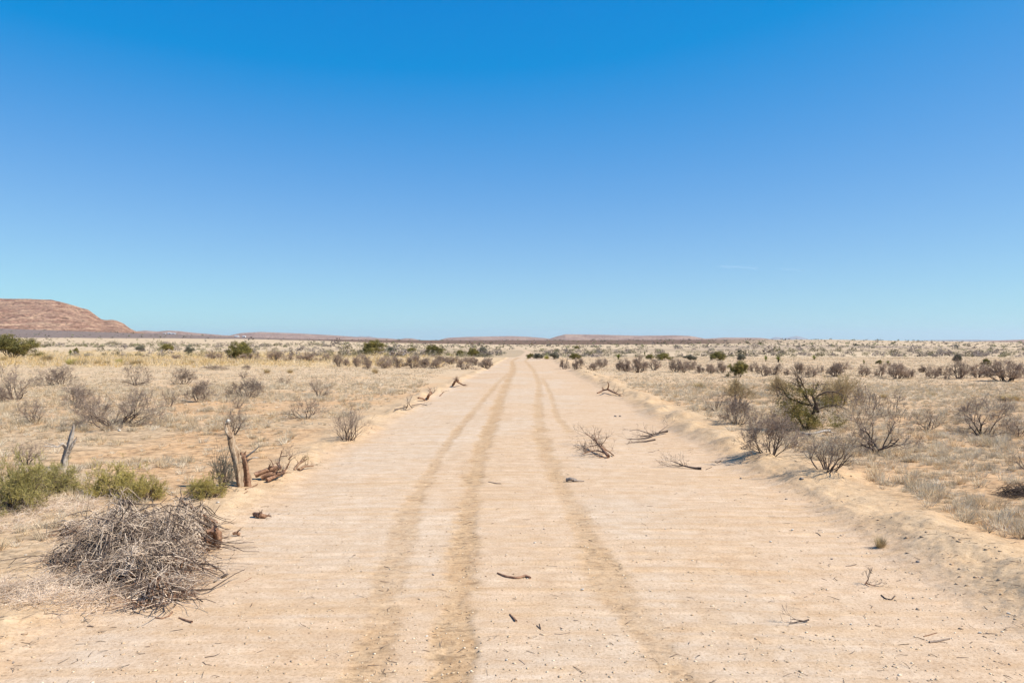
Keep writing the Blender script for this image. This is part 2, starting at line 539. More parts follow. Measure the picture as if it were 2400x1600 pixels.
ridge('hill', [(290, 783), (315, 776.5), (340, 774), (368, 776.5), (378, 775.5), (400, 774.3), (425, 776), (450, 779), (520, 785), (600, 789)], 9500, 2500, m_hill,
      'small low brown hill right of the mesa foot', seed=2, base_row=798)
ridge('hill', [(500, 792), (535, 786.5), (565, 780), (610, 777.5), (700, 781), (780, 785.5), (830, 789), (870, 791.5), (905, 792.5), (935, 795), (990, 800)], 12000, 3500, m_hill,
      'long low pinkish hill sloping down to the right, left of the road', seed=3, base_row=800)
ridge('hill', [(900, 798), (935, 795), (952, 792.5), (965, 793), (985, 796.5), (1000, 800)], 11000, 1800, m_hill, 'tiny low brown mound between the two long hills', seed=4)
ridge('hill', [(1015, 801), (1028, 797), (1048, 791.5), (1090, 789.3), (1150, 788), (1200, 787.3), (1240, 789), (1275, 792), (1320, 797)], 12500, 3500, m_hill,
      'low rounded brown hill behind the end of the road', seed=5)
ridge('hill', [(1262, 800), (1290, 793), (1305, 788), (1325, 783), (1400, 784), (1500, 786.5), (1580, 785.5), (1618, 787), (1640, 791), (1665, 796), (1690, 800)], 10500, 2800, m_hill,
      'broad flat-topped brown hill just right of the road', seed=6)
ridge('hill', [(1610, 800), (1645, 794), (1700, 790.7), (1760, 791.2), (1785, 791.8), (1810, 795), (1850, 800)], 12500, 2800, m_hill,
      'lower flat brown hill right of the broad flat-topped one', seed=7)
ridge('hill', [(2230, 806), (2290, 800), (2340, 797.5), (2400, 795.5), (2700, 790), (3200, 800)], 8500, 2500, m_hill, 'brown hill rising at the right edge of the skyline', seed=8, base_row=806)
ridge('distant_mountains', [(815, 796), (834, 790), (846, 787.3), (856, 788.7), (865, 787.6), (880, 791), (905, 797)], 60000, 6000, m_blue, 'tiny blue mountains behind the long hill left of the road', seed=9, base_row=800)
ridge('distant_mountains', [(1790, 800), (1812, 791), (1822, 789.5), (1838, 792), (1852, 790), (1868, 787), (1882, 790.5), (1900, 796), (1920, 800)], 100000, 6000, m_blue, 'faint pale blue peaks above the plain right of centre', seed=10, base_row=802)
ridge('distant_mountains', [(2080, 803), (2140, 798), (2200, 796.5), (2290, 795.8), (2330, 797), (2400, 802)], 60000, 6000, m_blue, 'long low blue ridge near the right edge of the skyline', seed=11, base_row=806)

# ------------------------------------------------------------------ tube and shrub builders
class Segs:
    def __init__(s): s.a = []; s.b = []; s.ra = []; s.rb = []

    def add(s, a, b, ra, rb): s.a.append(a); s.b.append(b); s.ra.append(ra); s.rb.append(rb)

    def mesh(s, sides=3):
        A = np.array(s.a); B = np.array(s.b); ra = np.array(s.ra); rb = np.array(s.rb)
        d = B - A; L = np.linalg.norm(d, axis=1, keepdims=True) + 1e-9; d = d / L
        ref = np.where(np.abs(d[:, 2:3]) > 0.9, np.array([[1., 0, 0]]), np.array([[0, 0, 1.]]))
        u = np.cross(d, ref); u /= np.linalg.norm(u, axis=1, keepdims=True) + 1e-9
        w = np.cross(d, u)
        n = len(A); V = np.zeros((n, 2 * sides, 3))
        for k in range(sides):
            t = 2 * math.pi * k / sides
            o = u * math.cos(t) + w * math.sin(t)
            V[:, k] = A - d * (ra * 0.5)[:, None] + o * ra[:, None]; V[:, sides + k] = B + o * rb[:, None]
        base = (np.arange(n) * 2 * sides)[:, None]
        Q = []
        for k in range(sides):
            k2 = (k + 1) % sides
            Q.append(np.concatenate([base + k, base + k2, base + sides + k2, base + sides + k], 1))
        return V.reshape(-1, 3), np.concatenate(Q)


def norm(v): return v / (np.linalg.norm(v) + 1e-9)


def grow(rng, seg, twg, p, d, L, r, lev, maxlev, up=0.12, wig=0.28, kids=(2, 4), thr=0.0045, tips=None, rmin=0.0014, kidlen=(0.45, 0.75), step=None):
    n = max(3, int(L / (step or 0.05)))
    if lev >= maxlev: n = max(2, n // 2)
    sl_ = L / n
    nk = rng.randint(*kids) if lev < maxlev else 0
    at_ = sorted(rng.uniform(0.25, 1.0) for _ in range(nk))
    j = 0
    for i in range(n):
        d = norm(d + np.array([rng.gauss(0, wig), rng.gauss(0, wig), rng.gauss(0, wig) + up]) * 0.55)
        q = p + d * sl_
        if q[2] < 0.01: q[2] = 0.01 + abs(q[2]) * 0.3; d[2] = abs(d[2])
        f0 = 1 - 0.62 * i / n; f1 = 1 - 0.62 * (i + 1) / n
        (seg if r * f0 > thr else twg).add(p, q, max(rmin, r * f0), max(rmin * .8, r * f1))
        p = q
        while j < nk and (i + 1) / n >= at_[j] - 1e-6:
            ax = norm(np.array([rng.gauss(0, 1), rng.gauss(0, 1), rng.gauss(0, 1)]))
            side = norm(np.cross(d, ax))
            ang = rng.uniform(0.35, 0.95)
            nd = norm(d * math.cos(ang) + side * math.sin(ang) + np.array([0, 0, 0.08]))
            grow(rng, seg, twg, p.copy(), nd, L * rng.uniform(*kidlen), r * f1 * rng.uniform(0.55, 0.8), lev + 1, maxlev, up, wig, kids, thr, tips, rmin, kidlen, step)
            j += 1
    if tips is not None: tips.append((p, d, lev))


def make_dead(rng, nst=9, maxlev=4, spread=(15, 75), L=0.42, r=0.012, wig=0.30, kids=(3, 5), up=0.10, offs=0.06, tips=None, rmin=0.0014, flat=1.0):
    s, t = Segs(), Segs()
    s.add(np.array([0, 0, -.03]), np.array([0, 0, .012]), r * 1.4, r * 1.2)
    for k in range(nst):
        az = 2 * math.pi * (k + rng.random() * 0.8) / nst
        ti = math.radians(rng.uniform(*spread))
        d = np.array([math.cos(az) * math.sin(ti), math.sin(az) * math.sin(ti) * flat, math.cos(ti)])
        p = np.array([math.cos(az) * offs * rng.random(), math.sin(az) * offs * rng.random() * flat, -0.02])
        s.add(np.array([0, 0, -.02]), p + np.array([0, 0, .004]), r, r * .8)
        grow(rng, s, t, p, d, L * rng.uniform(0.75, 1.2), r * rng.uniform(0.7, 1.2), 0, maxlev, up, wig, kids, tips=tips, rmin=rmin)
    return s, t


def normalise(*objs):
    """scale meshes so the plant is 1 wide and 1 high, root at the origin"""
    allv = []
    for o in objs:
        v = np.zeros(len(o.data.vertices) * 3, np.float32); o.data.vertices.foreach_get('co', v); allv.append(v.reshape(-1, 3))
    A = np.concatenate(allv)
    lo = np.percentile(A, 1, axis=0); hi = np.percentile(A, 99, axis=0)
    w = max(hi[0] - lo[0], hi[1] - lo[1]); h = hi[2]
    for o, v in zip(objs, allv):
        v = v.copy(); v[:, 0] /= w; v[:, 1] /= w; v[:, 2] /= h
        o.data.vertices.foreach_set('co', v.ravel()); o.data.update()
    return w, h


M_WOOD = vary_mat('dark_dry_wood', (0.06, 0.041, 0.032), (0.145, 0.102, 0.078), 14, rnd=0.2)
M_TWIG = vary_mat('grey_twig', (0.165, 0.12, 0.092), (0.30, 0.228, 0.178), 9, rnd=0.18)
M_STRAWT = vary_mat('straw_twig', (0.32, 0.225, 0.12), (0.50, 0.38, 0.21), 9, rnd=0.1, trans=.15)
M_TWIGP = vary_mat('pale_grey_twig', (0.28, 0.20, 0.15), (0.46, 0.345, 0.26), 9, rnd=0.15, trans=.15)
M_BLEACH = vary_mat('bleached_wood', (0.20, 0.155, 0.12), (0.46, 0.40, 0.34), 30, stretch=(1, 1, 0.12), bump=0.01, rnd=0.05)
M_POST = vary_mat('weathered_post_wood', (0.12, 0.07, 0.04), (0.32, 0.22, 0.14), 26, stretch=(1, 1, 0.07), bump=0.02, rnd=0.0, c3=(0.42, 0.33, 0.24))
M_ROTTEN = vary_mat('rotten_brown_wood', (0.15, 0.075, 0.045), (0.33, 0.19, 0.115), 24, bump=0.01, rnd=0.1)
M_PILE = vary_mat('pile_twig', (0.40, 0.285, 0.195), (0.84, 0.67, 0.51), 5, rnd=0.1)
M_GREEN = vary_mat('green_stem', (0.30, 0.255, 0.08), (0.60, 0.50, 0.19), 8, rnd=0.1, trans=0.25)
M_LEAF = vary_mat('olive_leaf', (0.09, 0.085, 0.03), (0.22, 0.19, 0.065), 5, rnd=0.15, trans=0.25, c3=(0.42, 0.34, 0.10))
M_LEAFY = vary_mat('yellow_olive_leaf', (0.075, 0.065, 0.022), (0.20, 0.165, 0.05), 5, rnd=0.1, trans=0.25, c3=(0.44, 0.32, 0.11))
M_LEAFB = vary_mat('grey_green_leaf', (0.12, 0.115, 0.08), (0.24, 0.22, 0.155), 5, rnd=0.2, trans=0.15)
M_YUCCA = vary_mat('yucca_blade', (0.10, 0.13, 0.03), (0.29, 0.29, 0.07), 5, rnd=0.15, trans=0.15)
M_STRAW = vary_mat('straw', (0.34, 0.24, 0.12), (0.58, 0.45, 0.24), 6, rnd=0.12, trans=0.25)
M_STRAWG = vary_mat('yellow_green_straw', (0.25, 0.22, 0.05), (0.48, 0.42, 0.10), 6, rnd=0.1, trans=0.25)
M_STONE = vary_mat('pale_stone', (0.40, 0.34, 0.27), (0.66, 0.60, 0.52), 30, bump=0.004, rnd=0.12)
M_DSTONE = vary_mat('grey_stone', (0.19, 0.15, 0.13), (0.34, 0.28, 0.23), 30, bump=0.004, rnd=0.15)
M_CLOD = vary_mat('brown_clod', (0.16, 0.09, 0.055), (0.33, 0.21, 0.13), 22, bump=0.006, rnd=0.15)


def shrub_proto(kind, seed):
    """returns an unlinked-in-spirit prototype; its first use moves it, later uses copy it"""
    rng = random.Random(seed)
    root = empty('bare_shrub')
    if kind == 'dense':
        s, t = make_dead(rng, nst=12, maxlev=4, spread=(10, 72), L=0.40, r=0.012, kids=(3, 5), wig=0.3, up=0.13, offs=0.12, rmin=.0022)
    elif kind == 'open':
        s, t = make_dead(rng, nst=6, maxlev=4, spread=(20, 68), L=0.46, r=0.017, kids=(3, 5), wig=0.42, up=0.10, offs=0.06, rmin=.0020)
    elif kind == 'wide':
        s, t = make_dead(rng, nst=15, maxlev=4, spread=(20, 82), L=0.42, r=0.014, kids=(3, 5), wig=0.36, up=0.09, offs=0.28, rmin=.0016)
    elif kind == 'sparse':
        s, t = make_dead(rng, nst=8, maxlev=3, spread=(15, 66), L=0.44, r=0.013, kids=(3, 5), rmin=.0022, wig=0.33, up=0.10, offs=0.06)
    elif kind == 'straw':
        s, t = make_dead(rng, nst=12, maxlev=4, spread=(10, 65), L=0.42, r=0.013, kids=(3, 5), wig=0.3, up=0.13, offs=0.12, rmin=.0024)
    elif kind == 'row':
        s, t = make_dead(rng, nst=14, maxlev=4, spread=(5, 72), L=0.40, r=0.022, kids=(3, 5), wig=0.32, up=0.12, offs=0.18, rmin=.0038)
    elif kind == 'rowopen':
        s, t = make_dead(rng, nst=8, maxlev=4, spread=(15, 72), L=0.44, r=0.026, kids=(3, 5), wig=0.38, up=0.11, offs=0.12, rmin=.0036)
    elif kind == 'thorny':
        s, t = make_dead(rng, nst=16, maxlev=3, spread=(5, 62), L=0.46, r=0.013, kids=(3, 5), wig=0.25, up=0.14, offs=0.16)
    a = mesh_obj('branches', *s.mesh(5), M_WOOD, root, smooth=True)
    b = mesh_obj('twigs', *t.mesh(3), M_TWIGP if 'row' in kind else (M_STRAWT if kind == 'straw' else M_TWIG), root)
    normalise(a, b)
    return root


PROTO = {}
USED = set()


def get(key, maker):
    if key not in PROTO: PROTO[key] = maker()
    p = PROTO[key]
    if key in USED: return copy_tree(p)
    USED.add(key); return p


rg = random.Random(5)


def place(o, l, r, top, base, label, cat, group=None, depth=0.85, yaw=None, sink=0.02):
    X, Y, Z = at((l + r) / 2, base)
    w = (r - l) / F * Y; h = (base - top) / F * Y
    Y2 = Y + w * 0.2 if Y < 120 else Y
    X2 = X * Y2 / Y
    o.location = (X2, Y2, hz(X2, Y2) - sink)
    q = rg.choice([0, 1, 2, 3]) * math.pi / 2 + rg.uniform(-.3, .3) if yaw is None else yaw
    o.rotation_euler = (0, 0, q)
    dp = w * (depth if Y < 120 else 0.9)
    f = 1.06 if cat != 'shrub' else 1.2
    o.scale = (w * f, dp * f + (w - dp) * abs(math.sin(q)) * f, h * 1.08) if yaw is not None else (w * f, w * f, h * (1.08 if cat != 'shrub' else 1.15))
    tag(o, label, cat, group)
    return o


G_L = 'bare shrubs on the open ground left of the road'
G_R = 'bare shrubs on the open ground right of the road'
NEAR = [
    (-12, 90, 868, 938, 'open', 'wide tangled bare shrub at the left edge of the photo, orange scrub at its foot', G_L),
    (102, 178, 866, 905, 'dense', 'leaning bare shrub with a pale broken limb, second from the left edge at the back', G_L),
    (278, 357, 863, 905, 'open', 'bare shrub with one crooked upright limb, farthest back above the large wide shrub', G_L),
    (405, 459, 868, 901, 'dense', 'bare grey shrub fanning upward, farthest back and nearest the small orange tufts', G_L),
    (148, 214, 903, 948, 'dense', 'upright greyish bare shrub just left of and behind the large wide shrub', G_L),
    (433, 497, 899, 943, 'dense', 'rounded bare shrub with a dark base, right of the tiny sapling-like shrub', G_L),
    (544, 616, 893, 933, 'dense', 'dense domed bare shrub standing above the small spindly one, behind the post', G_L),
    (41, 120, 942, 993, 'sparse', 'low spreading bare shrub with open stems, left of the large wide shrub', G_L),
    (182, 350, 926, 1004, 'wide', 'very large wide bare shrub with two taller spikes, biggest left of the road', G_L),
    (380, 418, 914, 958, 'sparse', 'narrow sapling-like bare shrub right of the large wide shrub', G_L),
    (535, 574, 929, 958, 'sparse', 'tiny spindly bare shrub in front of the dense domed one', G_L),
    (510, 580, 966, 1022, 'sparse', 'thin faded bare shrub directly behind the top of the wooden post', G_L),
    (24, 96, 1040, 1092, 'sparse', 'straggly bare shrub poking up behind the green bush at the left edge', G_L),
    (720, 776, 889, 931, 'sparse', 'isolated V-shaped bare shrub midway between post and road', G_L),
    (666, 768, 938, 983, 'sparse', 'low bare shrub of two clumps left of the road edge', G_L),
    (774, 858, 964, 1034, 'thorny', 'dense thorny bare shrub closest to the left road edge', G_L),
    (484, 530, 856, 867, 'dense', 'low flat brown shrub pair behind the post, on the bare pale strip', G_L),
    (557, 582, 871, 887, 'sparse', 'tiny grey shrub above the dense domed one', G_L),
    (570, 586, 856, 866, 'dense', 'tiny brown shrub right of the low flat brown pair', G_L),
    (648, 684, 886, 901, 'sparse', 'faint low tan shrub left of the V-shaped shrub', G_L),
    (-30, 24, 905, 945, 'dense', 'bare shrub cut by the left edge below the wide tangled one', G_L),
    (1655, 1703, 924, 964, 'sparse', 'small thin bare shrub leftmost on the right side of the road', G_R),
    (1690, 1765, 937, 997, 'dense', 'fan-shaped bare shrub with a dark base in front of the small thin one', G_R),
    (1692, 1762, 896, 944, 'straw', 'yellowish bare shrub farthest back of the three leftmost right of the road', G_R),
    (1742, 1872, 963, 1064, 'dense', 'large rounded bare shrub left in front of the half-dead green tree', G_R),
    (1874, 2003, 1028, 1112, 'thorny', 'dark bare shrub in front, nearest to the right berm', G_R),
    (1974, 2142, 932, 1068, 'open', 'largest bare shrub right of the road, tall open crown beside the bleached log', G_R),
    (2140, 2208, 967, 1011, 'sparse', 'small bare shrub between the largest and the one with black stems', G_R),
    (2240, 2363, 939, 1023, 'open', 'bare shrub with crooked black stems and wide crown near the right edge', G_R),
    (2350, 2420, 978, 1026, 'sparse', 'thin bare shrub cut by the right edge beside the black-stemmed one', G_R),
    (2372, 2456, 1044, 1106, 'sparse', 'bare twiggy shrub mostly outside the right edge, above the dark clump', G_R),
    (1796, 1852, 888, 930, 'straw', 'bare shrub on a low sand mound behind the half-dead tree, left of it', G_R),
    (1925, 2020, 888, 952, 'straw', 'straw-tinted bare shrub behind the half-dead tree, right of it', G_R),
]
for i, (l, r, t, b, k, lab, g) in enumerate(NEAR):
    nv = {'straw': 2, 'sparse': 4, 'dense': 4, 'open': 3, 'wide': 1, 'thorny': 2}[k]
    key = (k, i % nv)
    place(get(key, lambda: shrub_proto(k, hash((len(k) * 7 + ord(k[0]), i % nv)) % 9999)), l, r, t, b, lab, 'shrub', g)

ROW_R = [(1310, 1332, 843, 865), (1342, 1359, 845, 866), (1353, 1370, 842, 858), (1376, 1406, 852, 868), (1399, 1424, 843, 860), (1441, 1463, 846, 869), (1458, 1482, 845, 871),
         (1478, 1514, 840, 873), (1519, 1549, 842, 867), (1572, 1598, 845, 872), (1591, 1613, 848, 873), (1608, 1631, 848, 867), (1629, 1649, 857, 874), (1654, 1677, 856, 875),
         (1680, 1704, 850, 874), (1755, 1781, 851, 871), (1779, 1806, 856, 881), (1800, 1834, 856, 879), (1838, 1852, 866, 879), (1858, 1886, 852, 877), (1887, 1913, 859, 884),
         (1915, 1933, 858, 874), (1940, 1977, 857, 883), (1952, 1988, 850, 866), (2011, 2038, 856, 881), (2049, 2078, 856, 883), (2080, 2128, 855, 888), (2120, 2145, 868, 887),
         (2154, 2174, 859, 873), (2169, 2199, 860, 887), (2194, 2220, 860, 880), (2211, 2226, 879, 890), (2230, 2268, 846, 888), (2271, 2312, 858, 885), (2320, 2398, 852, 894), (2405, 2450, 856, 886)]
ROW_L = [(1123, 1156, 842, 864), (1103, 1124, 841, 856), (1067, 1104, 842, 866), (1044, 1073, 838, 854), (1005, 1041, 844, 863), (983, 1008, 842, 861), (948, 985, 838, 863),
         (915, 951, 838, 862), (882, 918, 842, 863), (854, 869, 846, 865), (844, 872, 834, 856), (826, 847, 838, 860), (803, 820, 842, 857), (780, 806, 833, 859),
         (752, 777, 832, 847), (697, 744, 829, 847), (660, 690, 832, 847), (622, 664, 824, 846), (580, 608, 829, 845), (555, 582, 831, 843), (529, 552, 829, 842), (484, 522, 825, 843), (405, 422, 832, 841), (1088, 1112, 838, 850), (1020, 1046, 836, 850), (890, 920, 836, 850), (960, 985, 835, 849)]
ORD = 'first second third fourth fifth sixth seventh eighth ninth tenth eleventh twelfth thirteenth fourteenth fifteenth sixteenth seventeenth eighteenth nineteenth twentieth'.split()
ORD += ['twenty-' + o for o in ORD[:9]] + ['thirtieth'] + ['thirty-' + o for o in ORD[:9]]
PK = [('row', 0), ('row', 1), ('row', 2), ('rowopen', 0), ('rowopen', 1)]
for side, row, dirn, g in (('right', ROW_R, 1, 'bare shrubs in the far row right of the road'), ('left', ROW_L, -1, 'bare shrubs in the far row left of the road')):
    row = sorted(row, key=lambda q: dirn * (q[0] + q[1]))
    for i, (l, r, t, b) in enumerate(row):
        key = PK[rg.randrange(len(PK))]
        o = get(key, lambda: shrub_proto(key[0], 3000 + key[1]))
        big = 'broad ' if (r - l) > 40 else ('small ' if (r - l) < 22 else '')
        place(o, l, r, t, b, '%s%s in the far row %s of the road, %s outward from the road' % (big, 'bare shrub', side, ORD[i]), 'shrub', g)

# ------------------------------------------------------------------ leafy plants
def leaves(rng, tips, n, spread, size, narrow=0.45):
    """n leaf blades around each tip"""
    V = []; Fc = []
    for (p, d, lev) in tips:
        c = np.array(p)
        for k in range(n):
            o = c + np.array([rng.gauss(0, 1), rng.gauss(0, 1), rng.gauss(0, 0.8)]) * spread
            if o[2] < 0.01: o[2] = 0.02
            a = norm(np.array([rng.gauss(0, 1), rng.gauss(0, 1), rng.gauss(0.4, 1)]))
            b = norm(np.cross(a, np.array([rng.gauss(0, 1), rng.gauss(0, 1), rng.gauss(0, 1)])))
            s = size * rng.uniform(0.6, 1.4); i0 = len(V)
            V += [o - a * s, o + b * s * narrow, o + a * s, o - b * s * narrow]
            Fc.append((i0, i0 + 1, i0 + 2, i0 + 3))
    return np.array(V), np.array(Fc)


def leafy_proto(seed, name, mat, nst=7, n=16, spread=0.05, size=0.022, maxlev=3, sp=(10, 70), tipcut=1, narrow=0.45):
    rng = random.Random(seed); tips = []
    root = empty(name)
    s, t = make_dead(rng, nst=nst, maxlev=maxlev, spread=sp, L=0.42, r=0.016, kids=(3, 5), wig=0.3, tips=tips, offs=0.1)
    tips = [q for q in tips if q[2] >= tipcut]
    a = mesh_obj('branches', *s.mesh(4), M_WOOD, root, smooth=True)
    b = mesh_obj('twigs', *t.mesh(3), M_TWIG, root)
    V, Fc = leaves(rng, tips, n, spread, size, narrow)
    c = mesh_obj('foliage', V, Fc, mat, root)
    normalise(a, b, c)
    return root


def yucca_proto(seed, n=70):
    rng = random.Random(seed)
    root = empty('yucca')
    V = []; Fc = []
    for k in range(n):
        az = rng.uniform(0, 2 * math.pi); ti = math.radians(rng.uniform(5, 105))
        d = np.array([math.cos(az) * math.sin(ti), math.sin(az) * math.sin(ti), math.cos(ti)])
        sdv = norm(np.cross(d, [0, 0, 1.0])) if abs(d[2]) < .99 else np.array([1., 0, 0])
        L = rng.uniform(0.38, 0.55); p = np.array([0, 0, 0.16]); w = 0.022
        i0 = len(V)
        q = p + d * L * 0.55; e = p + d * L + np.array([0, 0, -0.04])
        V += [p - sdv * w, p + sdv * w, q + sdv * w * .9, q - sdv * w * .9, e + sdv * .002, e - sdv * .002]
        Fc += [(i0, i0 + 1, i0 + 2, i0 + 3), (i0 + 3, i0 + 2, i0 + 4, i0 + 5)]
    a = mesh_obj('blades', np.array(V), np.array(Fc), M_YUCCA, root)
    s = Segs()
    for k in range(3): s.add(np.array([0, 0, -0.02 + k * 0.06]), np.array([rng.gauss(0, .006), 0, 0.05 + k * 0.06]), 0.07, 0.05)
    b = mesh_obj('trunk', *s.mesh(7), M_WOOD, root)
    normalise(a, b)
    return root


def clump_proto(seed, mat, name='grass_clump', n=420, lean=0.5):
    rng = random.Random(seed)
    V = []; Fc = []
    for k in range(n):
        az = rng.uniform(0, 2 * math.pi); r0 = 0.30 * math.sqrt(rng.random())
        p = np.array([math.cos(az) * r0, math.sin(az) * r0, 0])
        ti = abs(rng.gauss(0, lean)) + r0 * 1.3
        a2 = az + rng.gauss(0, 0.5)
        d = np.array([math.cos(a2) * math.sin(ti), math.sin(a2) * math.sin(ti), math.cos(ti)])
        sdv = norm(np.array([-math.sin(a2 + rng.gauss(0, .8)), math.cos(a2), 0]))
        L = rng.uniform(0.4, 0.9); w = 0.006
        i0 = len(V); q = p + d * L * .6; e = q + norm(d + np.array([d[0], d[1], -0.4]) * .5) * L * .4
        V += [p - sdv * w, p + sdv * w, q + sdv * w, q - sdv * w, e]
        Fc += [(i0, i0 + 1, i0 + 2, i0 + 3), (i0 + 3, i0 + 2, i0 + 4, i0 + 4)]
    V = np.array(V); F3 = []
    for f in Fc:
        if f[2] == f[3]: F3.append(f[:3])
        else: F3.append((f[0], f[1], f[2])); F3.append((f[0], f[2], f[3]))
    o = mesh_obj(name, V, np.array(F3), mat)
    normalise(o)
    return o


JUN = lambda i: get(('jun', i), lambda: leafy_proto(50 + i, 'green_bush', M_LEAF, nst=9, n=26, spread=0.042, size=0.020, maxlev=3))
GRB = lambda i: get(('grb', i), lambda: leafy_proto(60 + i, 'grey_green_bush', M_LEAFB, nst=9, n=20, spread=0.05, size=0.02, maxlev=3))
YUC = lambda i: get(('yuc', i), lambda: yucca_proto(70 + i))
GG = 'green bushes scattered on the plain behind the far shrub rows'
FARG = [
    ('j', -22, 78, 791, 839, 'large dark olive juniper bush at the left edge of the plain'),
    ('j', 540, 590, 805, 842, 'leafy olive green bush standing on a short stem amid yellow grass'),
    ('j', 845, 899, 801, 831, 'dark green dense bush, largest between the left edge bush and the road'),
    ('j', 1001, 1039, 811, 834, 'grey-green rounded bush behind the shrub row left of the road'),
    ('j', 1099, 1122, 817, 835, 'yellow-green round bush closest to the left of the road end'),
    ('g', 1121, 1141, 814, 827, 'dark blue-grey bush just right of the yellow-green round bush'),
    ('j', 1072, 1086, 821, 834, 'small yellow-green bush left of the yellow-green round bush'),
    ('g', 908, 927, 814, 824, 'flat olive bush right of the dark green dense bush'),
    ('j', 952, 974, 816, 825, 'low pair-like olive bush between the flat and the rounded ones'),
    ('j', 984, 992, 825, 833, 'tiny round green bush left of the grey-green rounded bush'),
    ('j', 380, 407, 807, 822, 'bright green low bush in the middle of the left plain'),
    ('g', 430, 452, 814, 828, 'blue-green bush between the bright green one and the stemmed olive one'),
    ('g', 316, 340, 811, 823, 'grey-green bush left of the bright green low bush'),
    ('y', 156, 174, 818, 834, 'bright lime green yucca-like plant on the yellow grass at left'),
    ('j', 172, 184, 816, 829, 'dull green plant touching the lime yucca'),
    ('y', 1439, 1460, 827, 843, 'olive yucca first beyond the shrub row right of the road'),
    ('j', 1513, 1530, 831, 842, 'pale green bush left of the grey and green wide bush'),
    ('j', 1536, 1573, 829, 844, 'wide grey and green bush beyond the right shrub row'),
    ('g', 1603, 1632, 832, 844, 'low olive bush right of the wide grey and green bush'),
    ('j', 1666, 1700, 826, 845, 'green bushy shrub tallest beyond the right shrub row'),
    ('y', 1813, 1836, 832, 849, 'spiky yellow-green yucca above the half-dead tree'),
    ('y', 1787, 1803, 831, 847, 'brownish yucca left of the spiky yellow-green one'),
    ('g', 1728, 1747, 832, 845, 'brown-green bush left of the brownish yucca'),
    ('y', 1507, 1515, 823, 832, 'tiny green yucca behind the wide grey and green bush'),
    ('y', 1899, 1918, 831, 843, 'green yucca right of the spiky yellow-green one'),
    ('y', 2020, 2030, 842, 854, 'slim green yucca standing alone right of centre'),
    ('j', 2053, 2068, 844, 853, 'low green tuft left of the other green yucca'),
    ('y', 2072, 2089, 843, 855, 'green yucca beside the low green tuft'),
    ('g', 2235, 2254, 831, 848, 'brown upright bush behind the right part of the shrub row'),
    ('j', 2302, 2321, 842, 859, 'bright green bush near the right edge behind the shrub row'),
    ('j', 1234, 1250, 829, 840, 'yellow-green bush touching the right side of the road end'),
    ('g', 1250, 1272, 829, 841, 'purple-grey bush second from the right side of the road end'),
    ('s', 1272, 1290, 831, 841, 'golden yellow bush right of the purple-grey one at the road end'),
    ('g', 1289, 1310, 826, 841, 'tall purple-grey bush right of the golden yellow bush'),
    ('j', 1337, 1362, 829, 842, 'dull green bush above the first bare shrubs right of the road'),
    ('j', 1345, 1358, 811, 818, 'dark flat bush far behind the dull green one on the pale plain'),
    ('j', 1712, 1752, 850, 884, 'bare shrub with green leaves on its right side in the right row'),
]
for i, (k, l, r, t, b, lab) in enumerate(FARG):
    if k == 'y':
        place(YUC(i % 2), l, r, t, b, lab, 'yucca', 'yuccas on the plain')
    elif k == 's':
        o = get('clg', lambda: clump_proto(81, M_STRAWG, 'yellow_bush')); place(o, l, r, t, b, lab, 'bush')
    else:
        place((JUN if k == 'j' else GRB)(i % 3), l, r, t, b, lab, 'bush', GG)

# ---- golden clumps
for i, (k, l, r, t, b, lab) in enumerate([
    ('g', 150, 184, 838, 854, 'bright yellow-green bush at the front of the golden grass at left'),
    ('s', 166, 214, 841, 855, 'tan mounded grass clump right of the bright yellow-green bush'),
    ('s', 214, 240, 842, 853, 'tan grass clump second right of the bright yellow-green bush'),
    ('s', 238, 262, 842, 854, 'tan grass clump third right of the bright yellow-green bush'),
    ('g', 268, 290, 838, 852, 'yellow tufted clump in the middle of the golden grass line'),
    ('s', 296, 345, 840, 854, 'broad orange-tan grass clump ending the golden grass line'),
    ('s', -4, 20, 833, 845, 'orange grass clump at the left edge in front of the juniper'),
    ('s', 92, 128, 829, 845, 'golden grass clump right of the juniper'),
    ('s', 437, 458, 842, 852, 'low tan grass clump left of the stemmed olive bush'),
    ('s', 670, 690, 863, 874, 'round orange grass clump alone in front of the left shrub row'),
    ('s', 614, 637, 862, 874, 'brown grass clump left of the round orange one'),
    ('s', 868, 890, 860, 875, 'pale straw clump in front of the middle of the left shrub row'),
    ('s', 2170, 2195, 917, 928, 'rusty grass clump left one of two above the black-stemmed shrub'),
    ('s', 2335, 2400, 922, 940, 'wide rusty grass clump at the right edge'),
    ('s', 2060, 2082, 919, 933, 'golden orange grass tuft right of the half-dead tree'),
    ('s', 2046, 2082, 1252, 1284, 'orange dry grass clump on the crest of the right berm'),
    ('s', 1995, 2030, 912, 930, 'golden straw clump at the right foot of the straw-tinted shrub'),
    ('s', 1620, 1660, 895, 910, 'pale golden grass patch left of the yellowish bare shrub'),
    ('s', 1915, 2000, 888, 940, 'tall straw-coloured grass clump directly behind the half-dead tree'),
    ('s', 1800, 1850, 884, 915, 'straw-coloured grass clump behind the sand mound shrub'),
    ('s', 1700, 1750, 890, 925, 'tall straw grass behind the yellowish bare shrub'),
]):
    o = get(('cl', k, i % 2), lambda: clump_proto(90 + i, M_STRAW if k == 's' else M_STRAWG, 'grass_clump', n=500 if r - l > 40 else 420))
    place(o, l, r, t, b, lab, 'grass clump', 'golden grass clumps')

